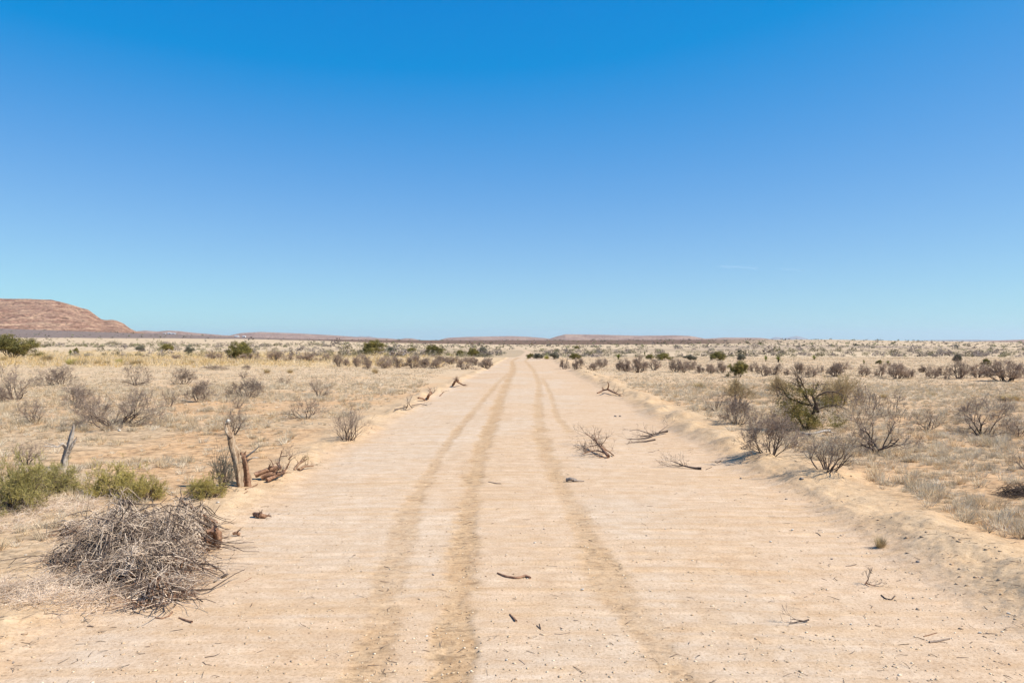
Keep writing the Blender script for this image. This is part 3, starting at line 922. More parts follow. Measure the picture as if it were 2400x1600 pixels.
# ------------------------------------------------------------------ near green bushes
def ephedra(seed, l, r, t, b, label, ytone=M_GREEN):
    rng = random.Random(seed)
    root = empty('green_bush'); tips = []
    s, w = make_dead(rng, nst=30, maxlev=2, spread=(5, 88), L=0.40, r=0.012, kids=(4, 6), wig=0.45, up=0.03, tips=tips, offs=0.3)
    a = mesh_obj('branches', *s.mesh(4), M_WOOD, root, smooth=True)
    g = Segs()
    for (p, d, lev) in tips:
        if rng.random() < .35: continue
        for k in range(4):
            dd = norm(d * .6 + np.array([rng.gauss(0, .8), rng.gauss(0, .8), rng.gauss(.3, .6)]))
            p0 = np.array(p) - d * rng.uniform(0, .10)
            p1 = p0 + dd * rng.uniform(.03, .09); d2 = norm(dd + np.array([rng.gauss(0, .3), rng.gauss(0, .3), .2]))
            p2 = p1 + d2 * rng.uniform(.02, .06)
            g.add(p0, p1, .0040, .0034); g.add(p1, p2, .0034, .0018)
            for q in range(2):
                d3 = norm(dd + np.array([rng.gauss(0, .7), rng.gauss(0, .7), rng.gauss(0.2, .5)]))
                g.add(p1, p1 + d3 * rng.uniform(.03, .07), .003, .0016)
    bmesh_ = mesh_obj('twigs', *w.mesh(3), M_TWIG, root)
    c = mesh_obj('green_stems', *g.mesh(3), ytone, root)
    normalise(a, bmesh_, c)
    place(root, l, r, t, b, label, 'bush', 'green bushes at the left roadside', yaw=rng.uniform(-.4, .4))


M_GREEN2 = vary_mat('yellow_green_stem', (0.36, 0.29, 0.08), (0.64, 0.52, 0.17), 8, rnd=0.1, trans=0.25)
ephedra(1, -30, 105, 1078, 1200, 'bright green bush cut by the left edge, in front of the grey stump')
ephedra(2, 70, 185, 1094, 1160, 'green bush directly at the foot of the grey stump')
ephedra(3, 208, 325, 1096, 1168, 'yellow-green bush behind the brush pile', M_GREEN2)
ephedra(4, 300, 380, 1112, 1176, 'brownish yellow-green bush behind the right part of the brush pile', M_GREEN2)
ephedra(5, 440, 522, 1120, 1168, 'low olive bush left in front of the wooden post', M_GREEN2)


def cholla(seed, l, r, t, b, label):
    """tangled pencil cactus: jointed stems with spiky dark rosettes at the tips"""
    rng = random.Random(seed); root = empty('cactus'); tips = []
    s, w = make_dead(rng, nst=16, maxlev=2, spread=(5, 60), L=0.5, r=0.018, kids=(4, 7), wig=0.3, up=0.1, tips=tips, offs=0.12)
    a = mesh_obj('branches', *s.mesh(5), M_WOOD, root)
    b2 = mesh_obj('twigs', *w.mesh(4), M_TWIG, root)
    V = []; Fc = []
    for (p, d, lev) in tips:
        for k in range(26):
            o = np.array(p) - d * rng.uniform(0, .10)
            v = norm(np.array([rng.gauss(0, 1), rng.gauss(0, 1), rng.gauss(.5, 1)])); L = rng.uniform(.018, .04)
            sv = norm(np.cross(v, [0.3, 0.2, 1])) * .0035; i0 = len(V)
            V += [o - sv, o + sv, o + v * L]; Fc.append((i0, i0 + 1, i0 + 2))
    c = mesh_obj('spines', np.array(V), np.array(Fc), M_LEAFB, root)
    normalise(a, b2, c)
    place(root, l, r, t, b, label, 'cactus', yaw=0)


cholla(3, 482, 558, 1056, 1152, 'tangled grey-green cactus leaning against the left of the wooden post')


# ------------------------------------------------------------------ thick gnarled wood
def gnarl(points, radii, sides=14, seed=0, rough=0.22, sub=5, twist=2.0, flute=0.25, cap=True):
    """a continuous fluted tube through the points"""
    P = np.array(points, float); R = np.array(radii, float)
    n = (len(P) - 1) * sub + 1
    t = np.linspace(0, len(P) - 1, n)
    k = np.arange(len(P))
    C = np.stack([np.interp(t, k, P[:, i]) for i in range(3)], 1)
    C[1:-1] = (C[:-2] + 2 * C[1:-1] + C[2:]) / 4
    rr = np.interp(t, k, R)
    V = []
    rs = np.random.RandomState(seed)
    ph = rs.rand(4) * 6.28
    u = None
    for i in range(n):
        d = norm(C[min(i + 1, n - 1)] - C[max(i - 1, 0)])
        if u is None: u = norm(np.cross(d, [0.13, 1, 0.21]))
        u = norm(u - d * np.dot(u, d)); w = np.cross(d, u)
        for j in range(sides):
            a = 2 * math.pi * j / sides
            f = 1 + flute * (0.5 * math.sin(3 * a + ph[0] + twist * i / n) + 0.35 * math.sin(5 * a + ph[1] - i * .11)) + rough * (rs.rand() - 0.5)
            V.append(C[i] + (u * math.cos(a) + w * math.sin(a)) * rr[i] * f)
    Q = []
    for i in range(n - 1):
        for j in range(sides):
            j2 = (j + 1) % sides
            Q.append((i * sides + j, i * sides + j2, (i + 1) * sides + j2, (i + 1) * sides + j))
    if cap:
        for base, flip in ((0, 1), ((n - 1) * sides, 0)):
            c = len(V); V.append(np.mean(V[base:base + sides], 0))
            for j in range(0, sides, 2):
                q = (base + j, base + (j + 1) % sides, base + (j + 2) % sides, c)
                Q.append(q if flip else q[::-1])
    return np.array(V), np.array(Q)


def px3(px, row, Y):
    """point at depth Y seen at a pixel (used to give a thing its measured shape)"""
    return np.array([(px - CX) / F * Y, Y, CH - (row - CY) * Y / F])


def local(o, V):
    return np.asarray(V) - np.array(o.location)


def wood_thing(name, loc_px, label, cat, group=None):
    X, Y, Z = at(*loc_px)
    o = empty(name, (X, Y, Z)); tag(o, label, cat, group)
    return o, Y


def part(o, name, pts, radii, mat, **kw):
    V, Q = gnarl(pts, radii, **kw)
    return mesh_obj(name, local(o, V), Q, mat, o, smooth=True)


# leaning post
o, Y = wood_thing('wooden_post', (562, 1141), 'tall leaning weathered wooden post with a pale rounded cap', 'post')
part(o, 'shaft', [px3(563, 1147, Y), px3(559, 1110, Y), px3(553, 1075, Y + .02), px3(546, 1050, Y + .03), px3(538, 1020, Y + .05), px3(532, 1000, Y + .06), px3(532, 992, Y + .06)],
     [.044, .055, .060, .055, .045, .034, .022], M_POST, seed=1, flute=.5, sides=26, sub=8, twist=1.0, rough=.34)
part(o, 'splinter', [px3(541, 1026, Y), px3(529, 1009, Y + .02), px3(525, 992, Y + .04), px3(522, 981, Y + .05)], [.03, .022, .012, .004], M_POST, seed=2)
part(o, 'cap', [px3(530, 990, Y + .05), px3(535, 986.5, Y + .05), px3(540, 985, Y + .05)], [.012, .036, .010], M_STONE, seed=3, flute=.1)

def under(o, parent_name, *kids):
    """pieces that grow out of a part become its sub-parts"""
    par = [c for c in o.children if c.name.split('.')[0] == parent_name][0]
    for c in list(o.children):
        if c.name.split('.')[0] in kids: c.parent = par


under(o, 'shaft', 'cap', 'splinter')

# rotten stump right behind it
o, Y = wood_thing('broken_stump', (577, 1138), 'short rotten reddish stump with two bare limbs right behind the leaning post', 'stump')
part(o, 'trunk', [px3(580, 1143, Y), px3(577, 1110, Y), px3(574, 1085, Y), px3(570, 1070, Y), px3(564, 1060, Y)], [.07, .052, .05, .05, .012], M_ROTTEN, seed=4, flute=.4, sides=20, sub=7)
part(o, 'trunk_side', [px3(584, 1128, Y + .05), px3(580, 1100, Y + .03), px3(578, 1082, Y)], [.045, .03, .02], M_POST, seed=5, flute=.3)
part(o, 'limb', [px3(571, 1074, Y), px3(580, 1068, Y - .02), px3(596, 1056, Y - .04), px3(608, 1045, Y - .05)], [.022, .015, .012, .005], M_BLEACH, seed=6)
part(o, 'limb', [px3(574, 1086, Y), px3(582, 1078, Y), px3(594, 1072, Y), px3(608, 1072, Y + .05)], [.02, .013, .010, .004], M_BLEACH, seed=7)
part(o, 'shard', [px3(570, 1070, Y), px3(574, 1062, Y), px3(577, 1056, Y)], [.025, .016, .003], M_ROTTEN, seed=8)

under(o, 'trunk', 'limb', 'shard', 'trunk_side')

# grey stump at left
o, Y = wood_thing('dead_stump', (152, 1096), 'split grey dead tree stump with a crooked side limb, behind the green bushes', 'stump')
part(o, 'trunk', [px3(149, 1098, Y), px3(151, 1075, Y), px3(158, 1056, Y), px3(163, 1040, Y), px3(167, 1020, Y), px3(171, 1005, Y), px3(173, 992, Y)], [.048, .045, .052, .050, .034, .020, .004], M_BLEACH, seed=11, rough=.3, flute=.55, sides=24, sub=8, twist=1.2)
part(o, 'fork', [px3(160, 1056, Y), px3(168, 1044, Y), px3(175, 1034, Y), px3(180, 1023, Y)], [.045, .038, .022, .003], M_BLEACH, seed=12, flute=.4)
part(o, 'limb', [px3(158, 1052, Y), px3(151, 1044, Y - .05), px3(146, 1040, Y - .1), px3(137, 1047, Y - .16), px3(129, 1047, Y - .2), px3(116, 1045, Y - .25), px3(101, 1044.5, Y - .3)], [.038, .036, .024, .013, .011, .008, .004], M_BLEACH, seed=13)
part(o, 'limb', [px3(133, 1047, Y - .18), px3(126, 1043, Y - .18), px3(115, 1040, Y - .15), px3(104, 1036, Y - .12)], [.010, .008, .006, .003], M_BLEACH, seed=14)


under(o, 'trunk', 'limb', 'fork')

# ------------------------------------------------------------------ brush pile
def pile_height(x, y, lumps):
    h = np.zeros_like(x)
    for (cx, cy, rx, ry, hh) in lumps:
        q = ((x - cx) / rx) ** 2 + ((y - cy) / ry) ** 2
        h = np.maximum(h, hh * np.clip(1 - q, 0, 1) ** 0.6)
    return h * (0.25 + 1.45 * fbm(x * 4.2 + 7, y * 4.2 + 3, 2, 88))


def strands(rs, lumps, n, Lr, rr, lean=0.5, inside=1.0):
    seg = Segs()
    ws = np.array([l[2] * l[3] for l in lumps]); ws = ws / ws.sum()
    for k in range(n):
        l = lumps[rs.choice(len(lumps), p=ws)]
        a = rs.rand() * 6.28; q = math.sqrt(rs.rand()) * inside
        x = l[0] + l[2] * q * math.cos(a); y = l[1] + l[3] * q * math.sin(a)
        z = pile_height(np.array([x]), np.array([y]), lumps)[0] * rs.uniform(0.05, 1.0) ** 0.5
        d = norm(np.array([rs.randn(), rs.randn(), rs.randn() * lean]))
        L = rs.uniform(*Lr); m = 5; p = np.array([x, y, z]); r = rs.uniform(*rr)
        cv = rs.randn(3) * 0.16
        for i in range(m):
            d = norm(d + cv + rs.randn(3) * 0.16)
            q2 = p + d * L / m
            top = pile_height(q2[0:1], q2[1:2], lumps)[0] + 0.06
            if q2[2] > top: q2[2] = top + 0.5 * (q2[2] - top); d[2] -= 0.15
            if q2[2] < 0.01: q2[2] = 0.012; d[2] = abs(d[2]) * .2
            f = 1 - 0.7 * i / m
            seg.add(p, q2, r * f, r * (1 - 0.7 * (i + 1) / m)); 
            if i in (1, 2, 3) and rs.rand() < 0.5:
                dd = norm(d + rs.randn(3) * 0.7); seg.add(q2, q2 + dd * L * rs.uniform(.1, .3), r * .5, r * .25)
            p = q2
    return seg


bx, by, bz = at(330, 1335)
pile = empty('brush_pile', (bx, by, bz))
tag(pile, 'big tangled heap of dead grey brushwood at the left roadside', 'brush pile')


def rel(px, row):
    X, Y, Z = at(px, row); return X - bx, Y - by


lumps = []
for (px, row, rx, ry, hh) in [(330, 1285, .66, .62, .54), (432, 1262, .28, .46, .46), (225, 1300, .48, .38, .26), (365, 1355, .42, .46, .34), (275, 1355, .44, .24, .13), (385, 1402, .20, .30, .15), (205, 1245, .28, .4, .16)]:
    a_, b_ = rel(px, row); lumps.append((a_, b_, rx, ry, hh))
rs = np.random.RandomState(21)
mesh_obj('twigs', *strands(rs, lumps, 2300, (.15, .5), (.0018, .0055), lean=1.0).mesh(3), M_PILE, pile)
mesh_obj('brown_twigs', *strands(rs, lumps, 900, (.15, .45), (.002, .006), lean=1.0).mesh(3), M_TWIG, pile)
mesh_obj('branches', *strands(rs, lumps, 300, (.35, .9), (.005, .010), lean=.6).mesh(5), M_WOOD, pile, smooth=True)
mesh_obj('leaf_litter', *strands(rs, [(l[0], l[1], l[2] * .85, l[3] * .85, l[4] * .45) for l in lumps], 1900, (.12, .4), (.004, .008), lean=.4).mesh(3), M_ROTTEN, pile)
# outlying twigs round the foot
out = [(l[0], l[1], l[2] * 1.5, l[3] * 1.5, .06) for l in lumps[:6]]
mesh_obj('stray_twigs', *strands(rs, out, 380, (.15, .5), (.0015, .004), lean=.12).mesh(3), M_TWIG, pile)


def limb3(parent, name, pix, mat, r0, r1, zs, seed, **kw):
    """a limb lying on the ground / on the pile through the given pixels with given heights"""
    pts = []
    for (p, z) in zip(pix, zs):
        # the pixel sees a point z above the ground: move the ground hit nearer
        X, Y, Z = at(*p)
        k = z / (CH - Z); pts.append(np.array([X * (1 - k), Y * (1 - k), Z + z]))
    n = len(pts)
    return part(parent, name, pts, [r0 + (r1 - r0) * i / (n - 1) for i in range(n)], mat, seed=seed, **kw)


limb3(pile, 'long_limb', [(300, 1345), (262, 1338), (225, 1345), (180, 1352), (120, 1362), (50, 1370), (-10, 1378)], M_TWIG, .022, .006, [.12, .10, .06, .05, .04, .04, .03], 31, sides=8)
limb3(pile, 'long_limb', [(505, 1225), (472, 1208), (450, 1190), (425, 1172)], M_ROTTEN, .035, .010, [.10, .22, .30, .42], 32, sides=10)
limb3(pile, 'long_limb', [(500, 1238), (470, 1222), (440, 1205)], M_WOOD, .018, .008, [.12, .22, .30], 33, sides=8)
limb3(pile, 'long_limb', [(340, 1420), (335, 1395), (330, 1370), (335, 1340)], M_WOOD, .014, .006, [.03, .05, .10, .14], 34, sides=8)
limb3(pile, 'long_limb', [(180, 1232), (150, 1218), (125, 1225), (100, 1230)], M_TWIG, .010, .004, [.06, .05, .03, .02], 35, sides=7)
limb3(pile, 'root_ball', [(488, 1272), (500, 1266), (505, 1255), (497, 1240)], M_ROTTEN, .095, .06, [.06, .10, .15, .2], 36, sides=18, rough=.5, flute=.5)
limb3(pile, 'root_ball', [(462, 1272), (478, 1270), (492, 1268)], M_ROTTEN, .06, .05, [.04, .05, .05], 37, sides=16, rough=.5, flute=.5)


# low drift of twigs beside the pile (left edge)
def twig_drift(px, row, rx, ry, n, label, hh=.06, mat=M_PILE, group='drifts of fine dead twigs at left'):
    X, Y, Z = at(px, row)
    sg = strands(np.random.RandomState(int(px + row)), [(0, 0, rx, ry, hh)], n, (.15, .5), (.0014, .003), lean=.25)
    o = mesh_obj('twig_drift', *sg.mesh(3), mat)
    o.location = (X, Y, Z); tag(o, label, 'twigs', group)


twig_drift(70, 1392, .85, .34, 900, 'loose grey twigs at the left edge below the brush pile')
twig_drift(130, 1190, .6, .5, 420, 'thin twigs spread between the green bush and the brush pile')
twig_drift(20, 1235, .5, .5, 180, 'thin twigs at the left edge in front of the green bush')
twig_drift(180, 1420, .4, .3, 110, 'sparse dark twigs on sand directly below the brush pile')

# ------------------------------------------------------------------ dead branches, debris, sticks
def debris(name, label, cat, pixlist, group=None, mat=M_WOOD, twigs=0, tl=.25, base=None, seed=0, tw_mat=None, up=.1, lev=2):
    """fallen limbs: each entry = (pixels, heights, r0, r1); fine branching grows from their thin ends"""
    X, Y, Z = at(*(base or pixlist[0][0][0]))
    o = empty(name, (X, Y, Z)); tag(o, label, cat, group)
    rng = random.Random(seed); s, t = Segs(), Segs()
    for i, (pix, zs, r0, r1) in enumerate(pixlist):
        pts = []
        for (p, z) in zip(pix, zs):
            a, b, c = at(*p); k = z / (CH - c); pts.append(np.array([a * (1 - k), b * (1 - k), c + z]))
        n = len(pts)
        part(o, 'limb', pts, [r0 + (r1 - r0) * j / (n - 1) for j in range(n)], mat, seed=seed + i, sides=8, flute=.2)
        for q in range(twigs):
            f = rng.uniform(.35, 1) * (n - 1); j = min(int(f), n - 2)
            p = pts[j] + (pts[j + 1] - pts[j]) * (f - j); d = norm(pts[j + 1] - pts[j])
            d = norm(d + np.array([rng.gauss(0, .45), rng.gauss(0, .45), abs(rng.gauss(0, .4))]))
            lp = p - np.array(o.location)
            grow(rng, s, t, lp + np.array([0, 0, 100.]), d, tl * rng.uniform(.5, 1.2), max(.003, r1 * .8), 0, lev, up, .32, (2, 4), rmin=.0016)
    for sg, nm, mt in ((s, 'branches', mat), (t, 'twigs', tw_mat or M_TWIG)):
        if sg.a:
            V, Q = sg.mesh(3); V[:, 2] -= 100
            gz = height(V[:, 0] + o.location[0], V[:, 1] + o.location[1]) - o.location[2]
            V[:, 2] = np.maximum(V[:, 2], gz + .004)
            mesh_obj(nm, V, Q, mt, o)
    return o


GB = 'uprooted dead branches lying at the right side of the road'
debris('fallen_branch', 'uprooted dead bush lying on the road with its trunk pointing right', 'branch',
       [([(1426, 1069), (1415, 1056), (1402, 1040), (1393, 1030)], [.04, .10, .17, .22], .036, .014),
        ([(1420, 1062), (1400, 1055), (1380, 1058), (1365, 1064)], [.07, .07, .06, .05], .018, .007),
        ([(1438, 1067), (1428, 1058), (1412, 1050)], [.02, .05, .12], .014, .010),
        ([(1425, 1072), (1405, 1070), (1390, 1064)], [.02, .03, .05], .012, .006),
        ([(1398, 1036), (1385, 1024), (1372, 1015)], [.18, .22, .26], .014, .006),
        ([(1400, 1042), (1385, 1046), (1368, 1052)], [.16, .12, .09], .012, .005)],
       GB, M_ROTTEN, twigs=8, tl=.24, base=(1424, 1070), seed=5, tw_mat=M_WOOD)
debris('fallen_branch', 'flat dead branches lying at the foot of the right berm', 'branch',
       [([(1564, 1010), (1545, 1014), (1525, 1020), (1500, 1022)], [.05, .06, .06, .04], .030, .010),
        ([(1530, 1021), (1505, 1028), (1470, 1029)], [.04, .04, .03], .020, .006),
        ([(1535, 1030), (1510, 1034), (1475, 1037)], [.02, .03, .02], .022, .006),
        ([(1530, 1018), (1510, 1012), (1492, 1006), (1475, 1010)], [.08, .10, .12, .08], .014, .004),
        ([(1545, 1012), (1556, 1004), (1566, 996)], [.08, .12, .17], .012, .004)],
       GB, M_WOOD, twigs=4, tl=.20, base=(1540, 1026), seed=6)
debris('fallen_branch', 'small dead branch with knobbly butt end at right below the berm', 'branch',
       [([(1644, 1097), (1625, 1096), (1606, 1092), (1592, 1088)], [.03, .03, .04, .05], .024, .009),
        ([(1600, 1092), (1580, 1090), (1562, 1092)], [.04, .04, .02], .009, .004),
        ([(1598, 1090), (1585, 1083), (1572, 1080)], [.05, .06, .06], .008, .004)],
       GB, M_WOOD, twigs=5, tl=.17, base=(1640, 1098), seed=7)
debris('root_debris', 'dark gnarled root with a hooked tip on the right road edge', 'root',
       [([(1400, 921), (1412, 915), (1424, 912)], [.02, .08, .14], .03, .035),
        ([(1424, 912), (1440, 920), (1456, 927)], [.14, .08, .02], .045, .02),
        ([(1424, 912), (1427, 902), (1424, 895)], [.16, .32, .42], .035, .012)],
       None, M_ROTTEN, twigs=3, tl=.3, base=(1425, 920), seed=8)
debris('root_debris', 'dark arched root lump on the left road edge, farthest of the roadside debris', 'root',
       [([(1061, 903), (1067, 893), (1074, 892)], [.02, .22, .26], .06, .05), ([(1070, 893), (1080, 899), (1088, 903)], [.25, .12, .03], .05, .03)],
       'dead roots along the left road edge', M_ROTTEN, twigs=3, tl=.3, seed=9)
debris('root_debris', 'reddish root lump on the left road edge, in the middle of the debris', 'root',
       [([(1001, 934), (1005, 925), (1011, 919)], [.02, .14, .2], .06, .04), ([(1008, 926), (1018, 918), (1020, 914)], [.1, .2, .26], .02, .008)],
       'dead roots along the left road edge', M_ROTTEN, twigs=3, tl=.25, seed=10)
debris('root_debris', 'small brown root chunk just left of the reddish root lump', 'root',
       [([(980, 932), (989, 933), (997, 937)], [.08, .08, .02], .035, .03)], 'dead roots along the left road edge', M_ROTTEN, twigs=2, tl=.2, seed=11)
debris('root_debris', 'little root sprig right of the reddish root lump, on the left road edge', 'root',
       [([(1031, 927), (1036, 922), (1040, 918)], [.02, .06, .12], .025, .01)], 'dead roots along the left road edge', M_ROTTEN, twigs=3, tl=.2, seed=12)
debris('fallen_branch', 'broken bare branch sticking up from the left berm, nearest of the roadside debris', 'branch',
       [([(953, 956), (957, 944), (953, 930)], [.03, .2, .36], .018, .006), ([(966, 956), (958, 946), (966, 925)], [.03, .17, .42], .014, .004),
        ([(965, 950), (985, 946), (1000, 950)], [.06, .06, .03], .016, .008), ([(925, 960), (940, 956), (955, 954)], [.02, .04, .04], .018, .01)],
       None, M_WOOD, twigs=4, tl=.25, base=(958, 956), seed=13)
debris('root_debris', 'pile of dark bark and roots right of the wooden post', 'root',
       [([(597, 1113), (620, 1104), (645, 1096), (656, 1094)], [.05, .07, .09, .10], .045, .035),
        ([(612, 1118), (635, 1110), (658, 1108)], [.03, .05, .05], .050, .03),
        ([(625, 1125), (640, 1118), (655, 1112)], [.02, .03, .04], .035, .02),
        ([(656, 1098), (654, 1080), (661, 1055)], [.1, .2, .42], .014, .006),
        ([(658, 1069), (672, 1068), (680, 1060)], [.30, .32, .36], .008, .004),
        ([(664, 1110), (672, 1096), (677, 1086)], [.03, .12, .2], .018, .008),
        ([(676, 1076), (682, 1070), (684, 1068)], [.25, .30, .32], .010, .006)],
       None, M_ROTTEN, twigs=3, tl=.16, base=(635, 1120), seed=14)
debris('root_debris', 'half-buried brown root tangle on the left berm, right of the bark pile', 'root',
       [([(690, 1100), (700, 1086), (712, 1080)], [.02, .1, .12], .03, .02), ([(700, 1100), (715, 1092), (735, 1092)], [.02, .06, .03], .03, .01)],
       None, M_CLOD, twigs=6, tl=.14, base=(704, 1100), seed=15, tw_mat=M_STRAW)

# half-dead green tree at right
o, Y = wood_thing('half_dead_tree', (1885, 1008), 'half-dead gnarled tree with dark twisted limbs and green foliage low on its left', 'tree')
TL = [([(1918, 967), (1914, 950), (1908, 936), (1918, 926), (1935, 918), (1950, 917), (1962, 920)], .040, .010),
      ([(1910, 940), (1903, 925), (1910, 912), (1918, 900)], .034, .008),
      ([(1900, 945), (1885, 925), (1875, 905), (1869, 890)], .026, .006),
      ([(1892, 935), (1888, 912), (1880, 900), (1876, 886)], .022, .006),
      ([(1905, 950), (1880, 945), (1862, 937), (1848, 932), (1838, 920), (1829, 898)], .030, .006),
      ([(1918, 958), (1935, 952), (1955, 948), (1972, 953)], .020, .006),
      ([(1890, 1006), (1896, 985), (1908, 965), (1912, 950)], .050, .036),
      ([(1885, 1006), (1875, 985), (1862, 965), (1850, 955)], .036, .012)]
rng = random.Random(77); s, t, tips = Segs(), Segs(), []
for i, (pix, r0, r1) in enumerate(TL):
    pts = [px3(p[0], p[1], Y + .25 * math.sin(i * 1.7) * (j / len(pix))) for j, p in enumerate(pix)]
    n = len(pts)
    part(o, 'trunk' if i == 6 else 'limb', pts, [r0 + (r1 - r0) * j / (n - 1) for j in range(n)], M_WOOD, seed=100 + i, sides=10)
    for q in range(18):
        f = rng.uniform(.2, 1) * (n - 1); j = min(int(f), n - 2)
        p = pts[j] + (pts[j + 1] - pts[j]) * (f - j) - np.array(o.location)
        d = norm(norm(pts[j + 1] - pts[j]) + np.array([rng.gauss(0, .6), rng.gauss(0, .6), rng.gauss(0, .5)]))
        grow(rng, s, t, p, d, rng.uniform(.15, .35), .008, 0, 2, .05, .35, (2, 4), tips=[] if i in (2, 3) else tips)
mesh_obj('branches', *s.mesh(4), M_WOOD, o); mesh_obj('twigs', *t.mesh(3), M_WOOD, o)
clus = []
for (px, row, rx, ry, n) in [(1868, 912, 16, 12, 8), (1850, 955, 18, 14, 10), (1870, 985, 26, 20, 26), (1885, 965, 22, 20, 16), (1905, 990, 16, 14, 12), (1940, 938, 22, 10, 10), (1895, 915, 14, 8, 6), (1960, 990, 14, 14, 8), (1840, 948, 10, 10, 5), (1868, 940, 20, 14, 10)]:
    for k in range(n * 3):
        p = px3(px + rng.gauss(0, rx * .8), row + rng.gauss(0, ry * .75), Y + rng.gauss(0, .25))
        clus.append((p - np.array(o.location), None, 2))
V, Q = leaves(rng, clus, 44, .055, .019, .36)
mesh_obj('foliage', V, Q, M_LEAFY, o)

# bleached log in front of it
debris('log', 'pale bleached log with forked ends lying below the half-dead tree', 'log',
       [([(1945, 1009), (1930, 1010), (1912, 1015), (1895, 1018), (1880, 1014), (1872, 1010)], [.12, .13, .09, .06, .07, .06], .036, .014),
        ([(1900, 1020), (1885, 1021), (1868, 1022)], [.04, .03, .02], .02, .008),
        ([(1940, 1010), (1950, 1013), (1965, 1014)], [.12, .09, .06], .022, .006)],
       None, M_BLEACH, twigs=1, tl=.15, base=(1905, 1022), seed=16)

# dark clump at right edge
sg = strands(np.random.RandomState(3), [(0, 0, .35, .25, .14)], 380, (.1, .35), (.002, .005), lean=.6)
oo = mesh_obj('brush_clump', *sg.mesh(3), M_WOOD); oo.location = at(2400, 1163); tag(oo, 'low nearly black clump of dead brush at the right edge', 'brush clump')

# sticks on the road and berms
GS = 'loose sticks lying on the road and its edges'
ST = [
    ([(1166, 1342), (1185, 1350), (1210, 1354), (1232, 1349), (1243, 1354)], .012, .018, M_ROTTEN, 'curved brown stick with a knotted end in the middle of the road'),
    ([(1145, 1129), (1160, 1132), (1175, 1133)], .012, .006, M_WOOD, 'small straight stick in the middle of the road, farthest one'),
    ([(1195, 1438), (1202, 1446), (1210, 1455)], .008, .014, M_ROTTEN, 'flat dark wood chip near the bottom centre of the road'),
    ([(1258, 1465), (1268, 1475), (1264, 1461)], .006, .004, M_WOOD, 'tiny V-shaped twig right of the wood chip'),
    ([(1299, 1485), (1315, 1486), (1335, 1482)], .004, .003, M_TWIG, 'thin looped twig right of the V-shaped twig'),
    ([(1313, 1470), (1321, 1475)], .005, .004, M_WOOD, 'very short twig above the thin looped twig'),
    ([(1216, 1545), (1223, 1550), (1230, 1556)], .004, .003, M_TWIG, 'short thin twig at the bottom centre of the photo'),
    ([(2066, 1394), (2075, 1402), (2090, 1405), (2098, 1396)], .009, .008, M_WOOD, 'U-shaped curved stick on the right part of the road'),
    ([(2179, 1504), (2195, 1503), (2212, 1499), (2226, 1496)], .014, .009, M_TWIG, 'straight grey stick at the lower right, nearest to the camera'),
    ([(2166, 1491), (2180, 1487), (2197, 1482)], .007, .004, M_ROTTEN, 'thin brown stick just above the straight grey stick'),
    ([(1983, 1326), (1995, 1325), (2007, 1322)], .006, .008, M_TWIG, 'short pale stick at right below the orange clump'),
    ([(364, 1447), (380, 1449), (395, 1444), (404, 1433)], .012, .009, M_ROTTEN, 'reddish curved stick at the foot of the brush pile'),
    ([(419, 1447), (432, 1452), (450, 1457)], .010, .013, M_ROTTEN, 'reddish straight stick right of the reddish curved one'),
    ([(501, 1363), (515, 1355), (532, 1345)], .012, .018, M_WOOD, 'thick bark piece on the sand right of the brush pile'),
    ([(573, 1362), (582, 1357), (589, 1353)], .005, .004, M_ROTTEN, 'short faint twig right of the thick bark piece'),
    ([(204, 1467), (212, 1467), (218, 1468)], .010, .008, M_WOOD, 'tiny dark stick on sand at lower left'),
    ([(120, 1436), (140, 1440), (166, 1438)], .008, .006, M_TWIG, 'grey twig on sand at lower left below the loose twigs'),
    ([(428, 1345), (432, 1325), (440, 1312), (446, 1305)], .009, .006, M_WOOD, 'crooked dark stick upright at the right side of the brush pile'),
    ([(486, 1298), (500, 1304), (520, 1308)], .008, .004, M_TWIG, 'thin straight twig right of the brush pile'),
    ([(435, 1370), (450, 1385), (460, 1400), (475, 1409)], .008, .005, M_WOOD, 'bent twig at the lower right of the brush pile'),
    ([(1843, 1092), (1850, 1086), (1858, 1081)], .012, .008, M_ROTTEN, 'small root stub on the berm above the small dead branch') if False else ([(1676, 1083), (1682, 1084), (1690, 1079)], .010, .014, M_WOOD, 'dark stub of wood on the berm right of the small dead branch'),
    ([(1655, 1100), (1662, 1097), (1668, 1094)], .010, .006, M_WOOD, 'short dark stick touching the berm beside the knobbly branch'),
    ([(1520, 1060), (1532, 1058), (1545, 1054)], .007, .005, M_WOOD, 'dark short stick between the two flat dead branch heaps'),
    ([(1912, 1248), (1918, 1250), (1924, 1255)], .007, .005, M_WOOD, 'tiny double stick on the berm slope at right'),
    ([(575, 1146), (590, 1141), (604, 1134)], .016, .012, M_ROTTEN, 'dark stick lying at the foot of the leaning post'),
    ([(1600, 1058), (1625, 1052)], .005, .003, M_TWIG, 'faint thin stick on the berm foot above the knobbly branch'),
    ([(580, 1150), (572, 1156)], .008, .006, M_ROTTEN, 'stub of wood just below the foot of the leaning post'),
    ([(1926, 1355), (1932, 1357), (1938, 1359)], .004, .003, M_ROTTEN, 'tiny reddish twig on the right part of the road'),
    ([(1380, 1265), (1388, 1267)], .005, .004, M_WOOD, 'tiny twig on the right wheel track'),
    ([(900, 1327), (912, 1330)], .005, .004, M_WOOD, 'tiny twig on the left wheel track'),
]
